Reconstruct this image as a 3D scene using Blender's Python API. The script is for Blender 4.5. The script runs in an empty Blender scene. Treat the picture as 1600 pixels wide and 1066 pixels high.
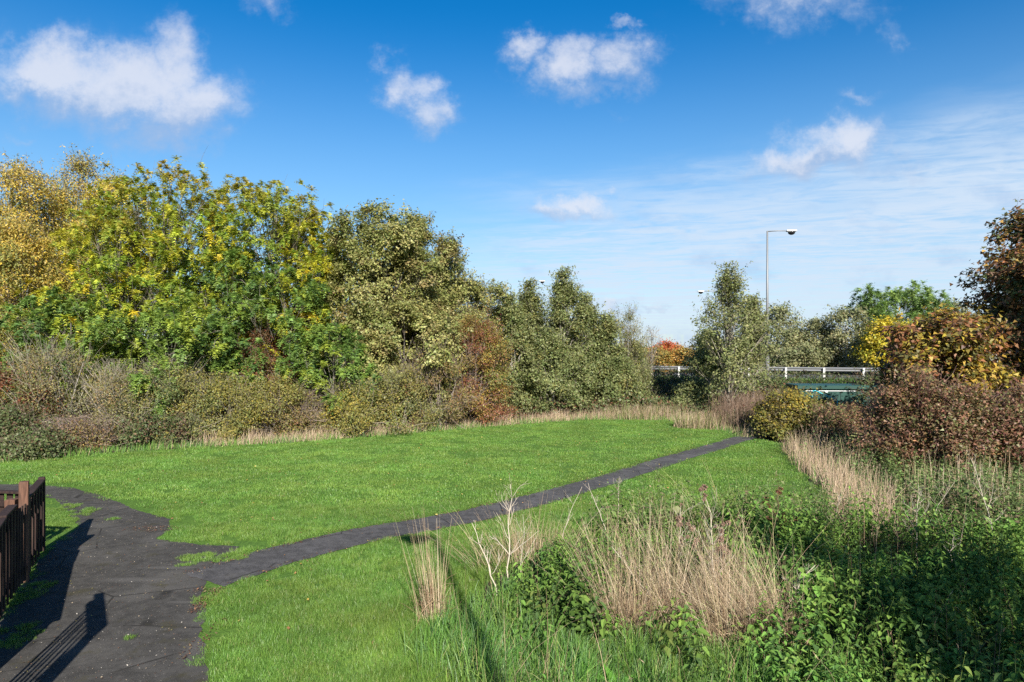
import bpy, bmesh, math, random
import numpy as np
from mathutils import Vector, Matrix

# ------------------------------------------------------------------ camera, sky, sun, exposure
scene = bpy.context.scene
COL = scene.collection
F, CX, HY, EYE = 1067.0, 800.0, 545.0, 3.2          # focal length in photo pixels, picture centre, horizon row, eye height

cam_data = bpy.data.cameras.new('camera')
cam_data.sensor_width = 36.0
cam_data.lens = 24.0
cam_data.shift_y = 12.0 / 1600.0
cam_data.clip_start = 0.05
cam_data.clip_end = 3000.0
camera = bpy.data.objects.new('camera', cam_data)
camera.location = (0, 0, EYE)
camera.rotation_euler = (math.radians(90), 0, 0)
COL.objects.link(camera)
scene.camera = camera

SUN_EL = math.radians(30.0)
SUN_X, SUN_Y = 0.22, -1.0                            # where the sun stands: behind the camera, a little to the right
_h = math.hypot(SUN_X, SUN_Y)
SUN_DIR = Vector((SUN_X / _h * math.cos(SUN_EL), SUN_Y / _h * math.cos(SUN_EL), math.sin(SUN_EL)))
SUN_STRENGTH, SKY_STRENGTH, EXPOSURE = 4.9, 0.068, 1.18

sun_data = bpy.data.lights.new('sun', 'SUN')
sun_data.energy = SUN_STRENGTH
sun_data.angle = math.radians(0.53)
sun_data.color = (1.0, 0.94, 0.84)
sun = bpy.data.objects.new('sun', sun_data)
sun.rotation_euler = SUN_DIR.to_track_quat('Z', 'Y').to_euler()
sun.location = (10, -30, 40)
COL.objects.link(sun)

vs = scene.view_settings
vs.view_transform = 'Standard'
vs.look = 'None'
vs.exposure = EXPOSURE
vs.gamma = 1.0
vs.use_curve_mapping = False
scene.cycles.use_denoising = False
scene.cycles.max_bounces = 6
scene.cycles.diffuse_bounces = 3
scene.cycles.glossy_bounces = 2
scene.cycles.transmission_bounces = 3
scene.cycles.transparent_max_bounces = 4
scene.cycles.caustics_reflective = False
scene.cycles.caustics_refractive = False


class NT:
    """Small helper that writes node trees as expressions."""
    def __init__(self, tree):
        self.t = tree

    def node(self, kind, **props):
        n = self.t.nodes.new(kind)
        for k, v in props.items():
            setattr(n, k, v)
        return n

    def put(self, sock, v):
        if isinstance(v, bpy.types.NodeSocket):
            self.t.links.new(v, sock)
        elif v is not None:
            sock.default_value = v

    def math(self, op, a, b=None, c=None, clamp=False):
        n = self.node('ShaderNodeMath', operation=op, use_clamp=clamp)
        for i, v in enumerate((a, b, c)):
            if v is not None:
                self.put(n.inputs[i], v)
        return n.outputs[0]

    def add(self, a, b): return self.math('ADD', a, b)
    def sub(self, a, b): return self.math('SUBTRACT', a, b)
    def mul(self, a, b): return self.math('MULTIPLY', a, b)

    def vmath(self, op, a, b=None):
        n = self.node('ShaderNodeVectorMath', operation=op)
        self.put(n.inputs[0], a)
        if b is not None:
            self.put(n.inputs[1], b)
        return n.outputs[0]

    def noise(self, vec, scale, detail=4.0, rough=0.55, dist=0.0):
        n = self.node('ShaderNodeTexNoise')
        if vec is not None:
            self.put(n.inputs['Vector'], vec)
        n.inputs['Scale'].default_value = scale
        n.inputs['Detail'].default_value = detail
        n.inputs['Roughness'].default_value = rough
        n.inputs['Distortion'].default_value = dist
        return n.outputs['Fac']

    def ramp(self, v, a, b, lo=0.0, hi=1.0, smooth=True):
        n = self.node('ShaderNodeMapRange')
        n.interpolation_type = 'SMOOTHSTEP' if smooth else 'LINEAR'
        n.clamp = True
        self.put(n.inputs['Value'], v)
        self.put(n.inputs['From Min'], a)
        self.put(n.inputs['From Max'], b)
        n.inputs['To Min'].default_value = lo
        n.inputs['To Max'].default_value = hi
        return n.outputs[0]

    def mix(self, f, a, b):
        n = self.node('ShaderNodeMix', data_type='RGBA')
        self.put(n.inputs[0], f)
        for s, v in ((n.inputs[6], a), (n.inputs[7], b)):
            if isinstance(v, tuple) and len(v) == 3:
                v = (*v, 1.0)
            self.put(s, v)
        return n.outputs[2]

    def xyz(self, x, y, z):
        n = self.node('ShaderNodeCombineXYZ')
        for s, v in zip(n.inputs, (x, y, z)):
            self.put(s, v)
        return n.outputs[0]


def make_world():
    w = bpy.data.worlds.new('World')
    scene.world = w
    w.use_nodes = True
    t = w.node_tree
    t.nodes.clear()
    n = NT(t)
    sky = n.node('ShaderNodeTexSky', sky_type='NISHITA', sun_disc=False)
    sky.sun_elevation = SUN_EL
    sky.sun_rotation = math.atan2(SUN_X, SUN_Y)
    sky.altitude = 100.0
    sky.air_density = 1.0
    sky.dust_density = 0.6
    sky.ozone_density = 3.0
    hs = n.node('ShaderNodeHueSaturation')
    hs.inputs['Saturation'].default_value = 1.43
    hs.inputs['Hue'].default_value = 0.502
    t.links.new(sky.outputs[0], hs.inputs['Color'])
    skyc = hs.outputs[0]
    tc = n.node('ShaderNodeTexCoord')
    d = tc.outputs['Generated']
    sp = n.node('ShaderNodeSeparateXYZ')
    t.links.new(d, sp.inputs[0])
    x, y, z = sp.outputs
    ys = n.math('MAXIMUM', y, 0.12)
    u = n.math('DIVIDE', x, ys)
    v = n.math('DIVIDE', z, ys)
    uv = n.xyz(u, v, 0.0)
    skyc = n.mix(n.ramp(z, 0.45, 0.06, 0.0, 0.46), skyc, (3.3, 4.9, 6.2))      # paler air towards the horizon
    # --- heaps of cumulus: ellipses of (tangent) direction with edges eaten by noise
    w1 = n.noise(uv, 4.2, 7.0, 0.6)
    wfine = n.noise(n.xyz(u, n.mul(v, 1.25), 3.7), 15.0, 9.0, 0.68)
    wx = n.add(u, n.mul(n.sub(n.noise(n.xyz(u, v, 9.1), 8.0, 7.0, 0.62), 0.5), 0.19))
    wy = n.add(v, n.mul(n.sub(n.noise(n.xyz(u, v, 5.3), 8.0, 7.0, 0.62), 0.5), 0.16))
    blobs = [  # px, py, rx, ry, weight
        (90, 112, 105, 52, 1.0), (180, 140, 120, 62, 1.05), (262, 105, 66, 62, .9), (300, 165, 95, 62, 1.05), (250, 205, 100, 42, .8),
        (30, 140, 60, 40, .65), (640, 130, 46, 44, .95), (665, 175, 42, 42, .9),
        (826, 88, 46, 30, .95), (905, 118, 60, 44, 1.0), (985, 112, 66, 46, 1.0), (985, 48, 26, 14, .7), (930, 150, 60, 24, .7),
        (1300, 228, 66, 40, 1.1), (1250, 246, 74, 32, 1.05), (1170, 262, 44, 13, .6),
        (905, 316, 50, 22, .95), (850, 330, 60, 22, .9), (1250, 10, 150, 40, .75), (1400, 52, 26, 30, .5), (405, 6, 50, 30, .6),
        (1420, 256, 52, 20, .5), (1355, 152, 44, 12, .42), (20, 208, 34, 12, .42), (985, 474, 34, 18, .9), (1030, 482, 26, 10, .7)]
    dens, lift = None, None
    for px, py, rx, ry, wt in blobs:
        a = n.math('MULTIPLY', n.sub(wx, (px - CX) / F), F / rx)
        b = n.math('MULTIPLY', n.sub(wy, (HY - py) / F), F / ry)
        r2 = n.add(n.mul(a, a), n.mul(b, b))
        g = n.mul(n.math('EXPONENT', n.mul(r2, -0.85)), wt)
        dens = g if dens is None else n.math('MAXIMUM', dens, g)
        l = n.mul(g, b)
        lift = l if lift is None else n.add(lift, l)
    front = n.ramp(y, 0.12, 0.3)
    dens = n.mul(dens, front)
    # the same kind of scattered heaps go on over the rest of the sky
    rest = n.ramp(n.noise(n.vmath('MULTIPLY', d, (1.0, 1.0, 2.0)), 2.6, 2.0), 0.56, 0.75)
    rest = n.mul(n.mul(rest, n.ramp(z, 0.03, 0.2)), n.sub(1.0, front))
    dens = n.math('MAXIMUM', dens, rest)
    eaten = n.add(n.mul(dens, 0.95), n.mul(n.sub(n.add(n.mul(w1, 0.60), n.mul(wfine, 0.40)), 0.5), 2.1))
    cum = n.ramp(eaten, 0.16, 1.08)
    cum = n.mul(cum, n.ramp(dens, 0.03, 0.42))
    shade = n.add(n.mul(lift, 0.55), n.mul(n.sub(wfine, 0.5), 1.3))
    cumcol = n.mix(n.ramp(n.add(shade, n.mul(cum, 0.40)), -0.20, 0.60), (2.6, 3.4, 4.9), (5.2, 5.4, 6.0))
    # --- thin streaky layer low in the right half
    zc = n.math('MAXIMUM', z, 0.02)
    pl = n.xyz(n.math('DIVIDE', x, zc), n.math('DIVIDE', y, zc), 0.0)   # flat layer seen in perspective
    rot = n.node('ShaderNodeVectorRotate', rotation_type='Z_AXIS')
    t.links.new(pl, rot.inputs['Vector'])
    rot.inputs['Angle'].default_value = 0.30
    st = n.vmath('MULTIPLY', rot.outputs[0], (0.20, 1.0, 1.0))
    s1 = n.noise(st, 1.5, 8.0, 0.62, 0.4)
    s2 = n.noise(n.vmath('MULTIPLY', rot.outputs[0], (0.9, 1.2, 1.0)), 0.45, 5.0, 0.55)
    # upper edge rises to the right
    edge = n.sub(v, n.add(n.mul(u, 0.20), 0.150))
    cover = n.ramp(n.add(edge, n.mul(n.sub(s2, 0.5), 0.30)), 0.12, -0.07)
    cover = n.mul(cover, n.ramp(u, -0.30, 0.12))
    rip = n.noise(n.vmath('MULTIPLY', rot.outputs[0], (0.9, 1.5, 1.0)), 3.0, 7.0, 0.65, 0.8)
    thin = n.mul(n.mul(cover, n.ramp(n.add(n.mul(s1, 0.45), n.mul(rip, 0.55)), 0.36, 0.58, 0.35, 1.0)), n.ramp(y, 0.0, 0.3))
    thin = n.mul(thin, 0.90)
    patch = n.ramp(n.noise(n.vmath('MULTIPLY', uv, (1.0, 1.9, 1.0)), 6.5, 6.0, 0.6), 0.50, 0.72)
    thincol = n.mix(patch, (4.4, 5.2, 6.2), (3.2, 4.2, 5.7))
    c = n.mix(thin, skyc, thincol)
    c = n.mix(n.mul(cum, 0.82), c, cumcol)
    bg = n.node('ShaderNodeBackground')
    t.links.new(c, bg.inputs['Color'])
    bg.inputs['Strength'].default_value = SKY_STRENGTH
    out = n.node('ShaderNodeOutputWorld')
    t.links.new(bg.outputs[0], out.inputs[0])


make_world()

# ------------------------------------------------------------------ geometry helpers
RNG = np.random.default_rng(7)


def G(px, py, z=0.0):
    """Ground point that the photo shows at (px, py)."""
    Y = F * (EYE - z) / (py - HY)
    return ((px - CX) / F * Y, Y)


def X_at(px, Y):
    return (px - CX) / F * Y


def Z_at(py, Y):
    return EYE - (py - HY) / F * Y


RAIL_P = np.array([8.1, 41.0])
RAIL_D = np.array([0.940, -0.340])
RAIL_N = np.array([0.340, 0.940])


def road_s(x, y):
    return (x - RAIL_P[0]) * RAIL_N[0] + (y - RAIL_P[1]) * RAIL_N[1]


def terrain_z(x, y):
    s = road_s(np.asarray(x, float), np.asarray(y, float))
    t = np.clip((s + 6.2) / 5.2, 0, 1)
    return 1.45 * t * t * (3 - 2 * t)


def unit(a):
    return a / np.maximum(np.linalg.norm(a, axis=-1, keepdims=True), 1e-9)


def link(o, parent=None):
    COL.objects.link(o)
    if parent is not None:
        o.parent = parent
    return o


def tag(o, label=None, cat=None, group=None, kind=None):
    if label: o['label'] = label
    if cat: o['category'] = cat
    if group: o['group'] = group
    if kind: o['kind'] = kind
    return o


def empty(name, loc, label, cat, group=None, rz=0.0):
    o = bpy.data.objects.new(name, None)
    o.empty_display_size = 0.3
    o.location = loc
    o.rotation_euler = (0, 0, rz)
    return tag(link(o), label, cat, group)


def quad_mesh(name, quads, cols, mat):
    """One mesh out of loose quads (n,4,3) with one colour each."""
    quads = np.ascontiguousarray(quads, dtype=np.float32)
    n = len(quads)
    me = bpy.data.meshes.new(name)
    me.vertices.add(n * 4)
    me.vertices.foreach_set('co', quads.reshape(-1))
    me.loops.add(n * 4)
    me.loops.foreach_set('vertex_index', np.arange(n * 4, dtype=np.int32))
    me.polygons.add(n)
    me.polygons.foreach_set('loop_start', np.arange(0, n * 4, 4, dtype=np.int32))
    me.update(calc_edges=True)
    if cols is not None:
        at = me.attributes.new('tint', 'FLOAT_COLOR', 'FACE')
        c4 = np.ones((n, 4), np.float32)
        c4[:, :3] = np.clip(cols, 0.002, 0.95)
        at.data.foreach_set('color', c4.reshape(-1))
    me.materials.append(mat)
    return me


def leaf_tris_obj(name, Q, cols, mat, parent=None):
    """Far leaves as single narrow triangles (half the cost of a folded leaf)."""
    h = (Q[:, 1] - Q[:, 3]) * .5
    n = len(Q)
    v = np.ascontiguousarray(np.stack([Q[:, 0] + h, Q[:, 2], Q[:, 0] - h], 1), dtype=np.float32)
    me = bpy.data.meshes.new(name)
    me.vertices.add(n * 3)
    me.vertices.foreach_set('co', v.reshape(-1))
    me.loops.add(n * 3)
    me.loops.foreach_set('vertex_index', np.arange(n * 3, dtype=np.int32))
    me.polygons.add(n)
    me.polygons.foreach_set('loop_start', np.arange(0, n * 3, 3, dtype=np.int32))
    me.update(calc_edges=True)
    at = me.attributes.new('tint', 'FLOAT_COLOR', 'FACE')
    c4 = np.ones((n, 4), np.float32)
    c4[:, :3] = np.clip(cols, 0.002, 0.95)
    at.data.foreach_set('color', c4.reshape(-1))
    me.materials.append(mat)
    return link(bpy.data.objects.new(name, me), parent)


def quad_obj(name, quads, cols, mat, parent=None, loc=(0, 0, 0)):
    o = bpy.data.objects.new(name, quad_mesh(name, np.asarray(quads) - np.asarray(loc, float), cols, mat))
    o.location = loc
    return link(o, parent)


def bm_obj(name, bm, mat, parent=None, smooth=False):
    me = bpy.data.meshes.new(name)
    bm.normal_update()
    bm.to_mesh(me)
    bm.free()
    if smooth:
        for p in me.polygons:
            p.use_smooth = True
    me.materials.append(mat)
    return link(bpy.data.objects.new(name, me), parent)


def box(bm, x0, x1, y0, y1, z0, z1, bev=0.0):
    r = bmesh.ops.create_cube(bm, size=1.0)
    for v in r['verts']:
        v.co = Vector(((x0 + x1) / 2 + v.co.x * (x1 - x0), (y0 + y1) / 2 + v.co.y * (y1 - y0), (z0 + z1) / 2 + v.co.z * (z1 - z0)))
    if bev:
        es = list({e for v in r['verts'] for e in v.link_edges})
        bmesh.ops.bevel(bm, geom=es, offset=bev, segments=1, affect='EDGES')


def tube_bm(bm, pts, radii, sides=10):
    rings = []
    pts = [Vector(p) for p in pts]
    for i, p in enumerate(pts):
        d = (pts[min(i + 1, len(pts) - 1)] - pts[max(i - 1, 0)]).normalized()
        a = d.cross(Vector((0.31, 0.95, 0.05)))
        if a.length < 0.2:
            a = d.cross(Vector((1, 0, 0)))
        a.normalize()
        b = d.cross(a)
        rings.append([bm.verts.new(p + (a * math.cos(2 * math.pi * k / sides) + b * math.sin(2 * math.pi * k / sides)) * radii[i]) for k in range(sides)])
    for r0, r1 in zip(rings, rings[1:]):
        for k in range(sides):
            bm.faces.new((r0[k], r0[(k + 1) % sides], r1[(k + 1) % sides], r1[k]))
    bm.faces.new(rings[0][::-1])
    bm.faces.new(rings[-1])


def tubes(paths, radii, sides=3):
    """Many thin tubes at once: paths (n,k,3), radii (n,k) -> quads."""
    paths = np.asarray(paths, float)
    n, k, _ = paths.shape
    d = unit(np.gradient(paths, axis=1))
    ref = np.zeros_like(d)
    ref[..., 0], ref[..., 1] = 0.35, 0.93
    a = unit(np.cross(d, ref) + 1e-5)
    b = np.cross(d, a)
    th = np.arange(sides) * 2 * np.pi / sides
    ring = paths[:, :, None, :] + (a[:, :, None, :] * np.cos(th)[None, None, :, None] + b[:, :, None, :] * np.sin(th)[None, None, :, None]) * np.asarray(radii)[:, :, None, None]
    nx = np.roll(ring, -1, axis=2)
    q = np.stack([ring[:, :-1], nx[:, :-1], nx[:, 1:], ring[:, 1:]], axis=3)
    return q.reshape(-1, 4, 3)


def bez(a, b, c, k):
    t = np.linspace(0, 1, k)[None, :, None]
    return (1 - t) ** 2 * a[:, None] + 2 * t * (1 - t) * b[:, None] + t ** 2 * c[:, None]


def ribbons(paths, widths, side):
    """Flat blades: paths (n,k,3), widths (n,k), side (n,3) -> quads."""
    off = side[:, None, :] * widths[:, :, None] * 0.5
    l, r = paths - off, paths + off
    return np.stack([l[:, :-1], r[:, :-1], r[:, 1:], l[:, 1:]], axis=2).reshape(-1, 4, 3)


def leaf_quads(base, axis, nrm, L, W, fold=0.15, belly=0.45):
    side = unit(np.cross(nrm, axis))
    L, W = np.asarray(L)[:, None], np.asarray(W)[:, None]
    mid = base + axis * L * belly + nrm * W * fold
    return np.stack([base, mid + side * W * .5, base + axis * L, mid - side * W * .5], axis=1)


def broad_leaf_quads(base, axis, nrm, L, W, fold=0.18, bend=0.15):
    """Ovate pointed leaf folded along its rib: two quads (four triangles) per leaf."""
    side = unit(np.cross(nrm, axis))
    L, W = np.asarray(L)[:, None], np.asarray(W)[:, None]
    tip = base + axis * L - nrm * L * bend
    m1 = base + axis * L * .28
    m2 = base + axis * L * .66 - nrm * L * bend * .4
    out = []
    for s in (-1, 1):
        p1 = m1 + side * W * .5 * s + nrm * W * fold
        p2 = m2 + side * W * .36 * s + nrm * W * fold * .7
        out.append(np.stack([base, p1, p2, tip], axis=1))
    return np.concatenate(out, axis=0)


def inside(poly, x, y):
    poly = np.asarray(poly, float)
    x, y = np.asarray(x), np.asarray(y)
    r = np.zeros(x.shape, bool)
    j = len(poly) - 1
    for i in range(len(poly)):
        xi, yi = poly[i]
        xj, yj = poly[j]
        c = ((yi > y) != (yj > y)) & (x < (xj - xi) * (y - yi) / (yj - yi + 1e-12) + xi)
        r ^= c
        j = i
    return r


def dist_to_poly(poly, x, y, closed=True):
    p = np.asarray(poly, float)
    q = np.roll(p, -1, axis=0) if closed else p[1:]
    if not closed:
        p = p[:-1]
    best = np.full(np.shape(x), 1e9)
    for a, b in zip(p, q):
        ab = b - a
        t = np.clip(((x - a[0]) * ab[0] + (y - a[1]) * ab[1]) / (ab @ ab + 1e-12), 0, 1)
        best = np.minimum(best, np.hypot(x - a[0] - t * ab[0], y - a[1] - t * ab[1]))
    return best


def smooth_noise(x, y, seed, scale):
    """Cheap smooth 2-D noise in 0..1."""
    r = np.random.default_rng(seed)
    v = np.zeros(np.shape(x))
    for k in range(7):
        a = r.uniform(0, 2 * np.pi)
        f = scale * r.uniform(0.5, 2.2)
        v = v + np.sin((x * np.cos(a) + y * np.sin(a)) * f + r.uniform(0, 6.28)) * np.cos((x * np.sin(a) - y * np.cos(a)) * f * .8 + r.uniform(0, 6.28))
    return np.clip(0.5 + v / 5.0, 0, 1)


def ragged(poly, step, amp, seed):
    """Densify an outline and give it an uneven edge."""
    r = np.random.default_rng(seed)
    out = []
    n = len(poly)
    for i in range(n):
        a, b = np.array(poly[i]), np.array(poly[(i + 1) % n])
        L = np.linalg.norm(b - a)
        k = max(1, min(400, int(L / step)))
        nn = np.array([-(b - a)[1], (b - a)[0]]) / (L + 1e-9)
        for j in range(k):
            p = a + (b - a) * j / k
            w = amp * (smooth_noise(p[0], p[1], seed, 3.0) - .5) * 2 + amp * .5 * r.normal()
            out.append(p + nn * w)
    return out


def sheet(name, poly, z, mat):
    from mathutils.geometry import tessellate_polygon
    pts = [Vector((p[0], p[1], z)) for p in poly]
    tris = tessellate_polygon([pts])
    me = bpy.data.meshes.new(name)
    me.from_pydata([tuple(p) for p in pts], [], [tuple(t) for t in tris])
    bm = bmesh.new()
    bm.from_mesh(me)
    bmesh.ops.recalc_face_normals(bm, faces=bm.faces)
    if sum(f.normal.z for f in bm.faces) < 0:
        bmesh.ops.reverse_faces(bm, faces=bm.faces)
    bm.to_mesh(me)
    bm.free()
    me.materials.append(mat)
    return tag(link(bpy.data.objects.new(name, me)), kind='structure')


# ------------------------------------------------------------------ materials
def new_mat(name):
    m = bpy.data.materials.new(name)
    m.use_nodes = True
    m.node_tree.nodes.clear()
    return m, NT(m.node_tree)


def finish(n, shader):
    o = n.node('ShaderNodeOutputMaterial')
    n.t.links.new(shader, o.inputs['Surface'])


def principled(n, col, rough=0.7, spec=0.3, normal=None, metal=0.0):
    p = n.node('ShaderNodeBsdfPrincipled')
    n.put(p.inputs['Base Color'], (*col, 1.0) if isinstance(col, tuple) and len(col) == 3 else col)
    n.put(p.inputs['Roughness'], rough)
    n.put(p.inputs['Specular IOR Level'], spec)
    n.put(p.inputs['Metallic'], metal)
    if normal is not None:
        n.put(p.inputs['Normal'], normal)
    return p.outputs[0]


def bump(n, h, strength, dist=0.02):
    b = n.node('ShaderNodeBump')
    b.inputs['Strength'].default_value = strength
    b.inputs['Distance'].default_value = dist
    n.put(b.inputs['Height'], h)
    return b.outputs[0]


def pos(n):
    return n.node('ShaderNodeNewGeometry').outputs['Position']


def leaf_mat(name, trans=0.3, rough=0.5, spec=0.35, patch=0.0, tr_tint=(1.15, 1.15, 0.7)):
    m, n = new_mat(name)
    a = n.node('ShaderNodeAttribute', attribute_name='tint')
    c = a.outputs['Color']
    if patch:
        f = n.noise(pos(n), 0.55, 4.0)
        f2 = n.noise(pos(n), 3.2, 3.0)
        k = n.add(n.ramp(f, 0.3, 0.7, 1 - patch, 1 + patch), n.ramp(f2, 0.3, 0.7, -patch * .6, patch * .6))
        hs = n.node('ShaderNodeHueSaturation')
        n.put(hs.inputs['Value'], k)
        n.put(hs.inputs['Hue'], n.ramp(n.noise(pos(n), 0.9, 3.0), 0.3, 0.7, 0.488, 0.512))
        n.t.links.new(c, hs.inputs['Color'])
        c = hs.outputs[0]
    p = principled(n, c, rough, spec)
    tl = n.node('ShaderNodeBsdfTranslucent')
    n.t.links.new(n.vmath('MULTIPLY', c, tr_tint), tl.inputs['Color'])
    mx = n.node('ShaderNodeMixShader')
    mx.inputs[0].default_value = trans
    n.t.links.new(p, mx.inputs[1])
    n.t.links.new(tl.outputs[0], mx.inputs[2])
    finish(n, mx.outputs[0])
    return m


def tint_mat(name, rough=0.85, spec=0.15):
    m, n = new_mat(name)
    a = n.node('ShaderNodeAttribute', attribute_name='tint')
    f = n.noise(pos(n), 18.0, 3.0)
    hs = n.node('ShaderNodeHueSaturation')
    n.put(hs.inputs['Value'], n.ramp(f, 0.3, 0.7, 0.7, 1.25))
    n.t.links.new(a.outputs['Color'], hs.inputs['Color'])
    finish(n, principled(n, hs.outputs[0], rough, spec))
    return m


M_LEAF = leaf_mat('autumn_leaf', trans=0.36)
M_NETTLE = leaf_mat('nettle_leaf', trans=0.32, rough=0.75, spec=0.18, patch=0.14)
M_GRASS = leaf_mat('grass_blade', trans=0.36, rough=0.45, spec=0.4, patch=0.16, tr_tint=(1.1, 1.2, 0.6))
M_STRAW = leaf_mat('dry_straw', trans=0.18, rough=0.8, spec=0.15, tr_tint=(1.1, 1.0, 0.8))
M_BARK = tint_mat('bark')


def ground_mat():
    m, n = new_mat('scrub_ground')
    p = pos(n)
    a = n.noise(p, 0.6, 5.0)
    b = n.noise(p, 7.0, 6.0, 0.65)
    c = n.mix(n.ramp(b, 0.35, 0.65), (0.020, 0.018, 0.010), (0.060, 0.052, 0.030))
    c = n.mix(n.ramp(a, 0.45, 0.65), c, (0.030, 0.045, 0.014))
    finish(n, principled(n, c, 0.95, 0.1, bump(n, b, 0.8, 0.05)))
    return m


def lawn_mat():
    m, n = new_mat('lawn_turf')
    p = pos(n)
    a = n.noise(p, 0.5, 4.0)
    b = n.noise(p, 14.0, 6.0, 0.7)
    c = n.mix(n.ramp(b, 0.3, 0.7), (0.040, 0.085, 0.014), (0.085, 0.165, 0.026))
    c = n.mix(n.mul(n.ramp(a, 0.45, 0.7), 0.35), c, (0.10, 0.17, 0.022))
    finish(n, principled(n, c, 0.9, 0.15, bump(n, b, 0.6, 0.04)))
    return m


def tarmac_mat(name, base, fleck_amt, moss):
    m, n = new_mat(name)
    p = pos(n)
    big = n.noise(p, 0.9, 5.0, 0.6)
    mid = n.noise(p, 6.0, 6.0, 0.7)
    fine = n.noise(p, 120.0, 3.0, 0.7)
    c = n.mix(n.ramp(mid, 0.3, 0.72), tuple(v * 0.6 for v in base), tuple(v * 1.45 for v in base))
    c = n.mix(n.mul(n.ramp(fine, 0.45, 0.72), 0.75), c, tuple(v * 2.6 for v in base))
    # pale stone chips and leaf crumbs pressed into the surface
    vo = n.node('ShaderNodeTexVoronoi')
    n.t.links.new(p, vo.inputs['Vector'])
    vo.inputs['Scale'].default_value = 34.0
    sel = n.mul(n.ramp(vo.outputs['Distance'], 0.20, 0.12), n.ramp(n.noise(p, 11.0, 2.0), 0.52, 0.62))
    c = n.mix(n.mul(sel, fleck_amt), c, (0.30, 0.27, 0.23))
    # worn dusty streaks and mossy staining
    c = n.mix(n.mul(n.ramp(big, 0.48, 0.66), 0.60), c, tuple(v * 2.2 for v in base))
    crk = n.node('ShaderNodeTexVoronoi', feature='DISTANCE_TO_EDGE')
    n.t.links.new(n.vmath('ADD', p, n.vmath('MULTIPLY', n.node('ShaderNodeTexNoise').outputs['Color'], (.3, .3, .0))), crk.inputs['Vector'])
    crk.inputs['Scale'].default_value = 0.75
    c = n.mix(n.mul(n.ramp(crk.outputs['Distance'], 0.014, 0.004), n.ramp(big, 0.42, 0.55, 0.0, 0.75)), c, (0.010, 0.009, 0.008))
    c = n.mix(n.mul(n.ramp(n.noise(p, 2.2, 5.0, 0.65), 0.56, 0.70), moss), c, (0.045, 0.040, 0.018))
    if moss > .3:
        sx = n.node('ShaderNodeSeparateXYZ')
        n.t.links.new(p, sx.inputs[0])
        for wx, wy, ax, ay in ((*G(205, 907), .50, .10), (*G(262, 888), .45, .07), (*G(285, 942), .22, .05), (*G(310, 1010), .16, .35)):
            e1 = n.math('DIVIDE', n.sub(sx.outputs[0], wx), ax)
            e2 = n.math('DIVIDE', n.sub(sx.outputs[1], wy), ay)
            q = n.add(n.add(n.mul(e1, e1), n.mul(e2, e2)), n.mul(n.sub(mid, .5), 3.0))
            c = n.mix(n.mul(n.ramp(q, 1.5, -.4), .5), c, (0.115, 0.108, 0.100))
    finish(n, principled(n, c, 0.9, 0.2, bump(n, n.add(fine, n.mul(mid, 0.8)), 0.5, 0.012)))
    return m


def wood_mat(name, dark, light):
    m, n = new_mat(name)
    tc = n.node('ShaderNodeTexCoord')
    p = n.vmath('MULTIPLY', pos(n), (9.0, 9.0, 1.1))
    g = n.noise(p, 4.0, 6.0, 0.6, 0.6)
    q = n.noise(pos(n), 1.7, 3.0)
    c = n.mix(n.ramp(g, 0.3, 0.7), dark, light)
    c = n.mix(n.mul(n.ramp(q, 0.5, 0.7), 0.4), c, (0.075, 0.05, 0.038))
    finish(n, principled(n, c, 0.8, 0.25, bump(n, g, 0.35, 0.006)))
    return m


def paint_mat(name, col, rough=0.5, spec=0.4, metal=0.0, dirt=0.3):
    m, n = new_mat(name)
    f = n.noise(pos(n), 3.0, 5.0, 0.65)
    c = n.mix(n.mul(n.ramp(f, 0.45, 0.75), dirt), col, tuple(v * 0.55 + 0.02 for v in col))
    finish(n, principled(n, c, rough, spec, metal=metal))
    return m


M_GROUND = ground_mat()
M_LAWN = lawn_mat()
M_PATH_OLD = tarmac_mat('old_tarmac', (0.040, 0.0375, 0.034), 0.9, 0.6)
M_PATH_NEW = tarmac_mat('newer_tarmac', (0.050, 0.048, 0.048), 0.25, 0.2)
M_ROAD = tarmac_mat('road_tarmac', (0.06, 0.06, 0.06), 0.2, 0.0)
M_FENCE = wood_mat('stained_fence_wood', (0.014, 0.009, 0.008), (0.040, 0.022, 0.018))
M_POST = wood_mat('weathered_post_wood', (0.06, 0.030, 0.020), (0.14, 0.070, 0.045))
M_STEEL = paint_mat('galvanised_steel', (0.19, 0.195, 0.20), 0.55, 0.4, 0.3)
M_POSTS = paint_mat('pale_barrier_post', (0.50, 0.50, 0.47), 0.6, 0.3)
M_GREEN = paint_mat('dark_green_paint', (0.009, 0.048, 0.038), 0.45, 0.4)
M_CYAN = paint_mat('turquoise_paint', (0.02, 0.36, 0.42), 0.4, 0.4, 0.0, 0.1)
M_PALE = paint_mat('pale_trim_paint', (0.62, 0.66, 0.66), 0.5, 0.4)
M_LAMP = paint_mat('lamp_white_paint', (0.72, 0.72, 0.70), 0.4, 0.5)
M_DARK = paint_mat('dark_glass', (0.015, 0.015, 0.017), 0.15, 0.5, 0.0, 0.0)

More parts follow.
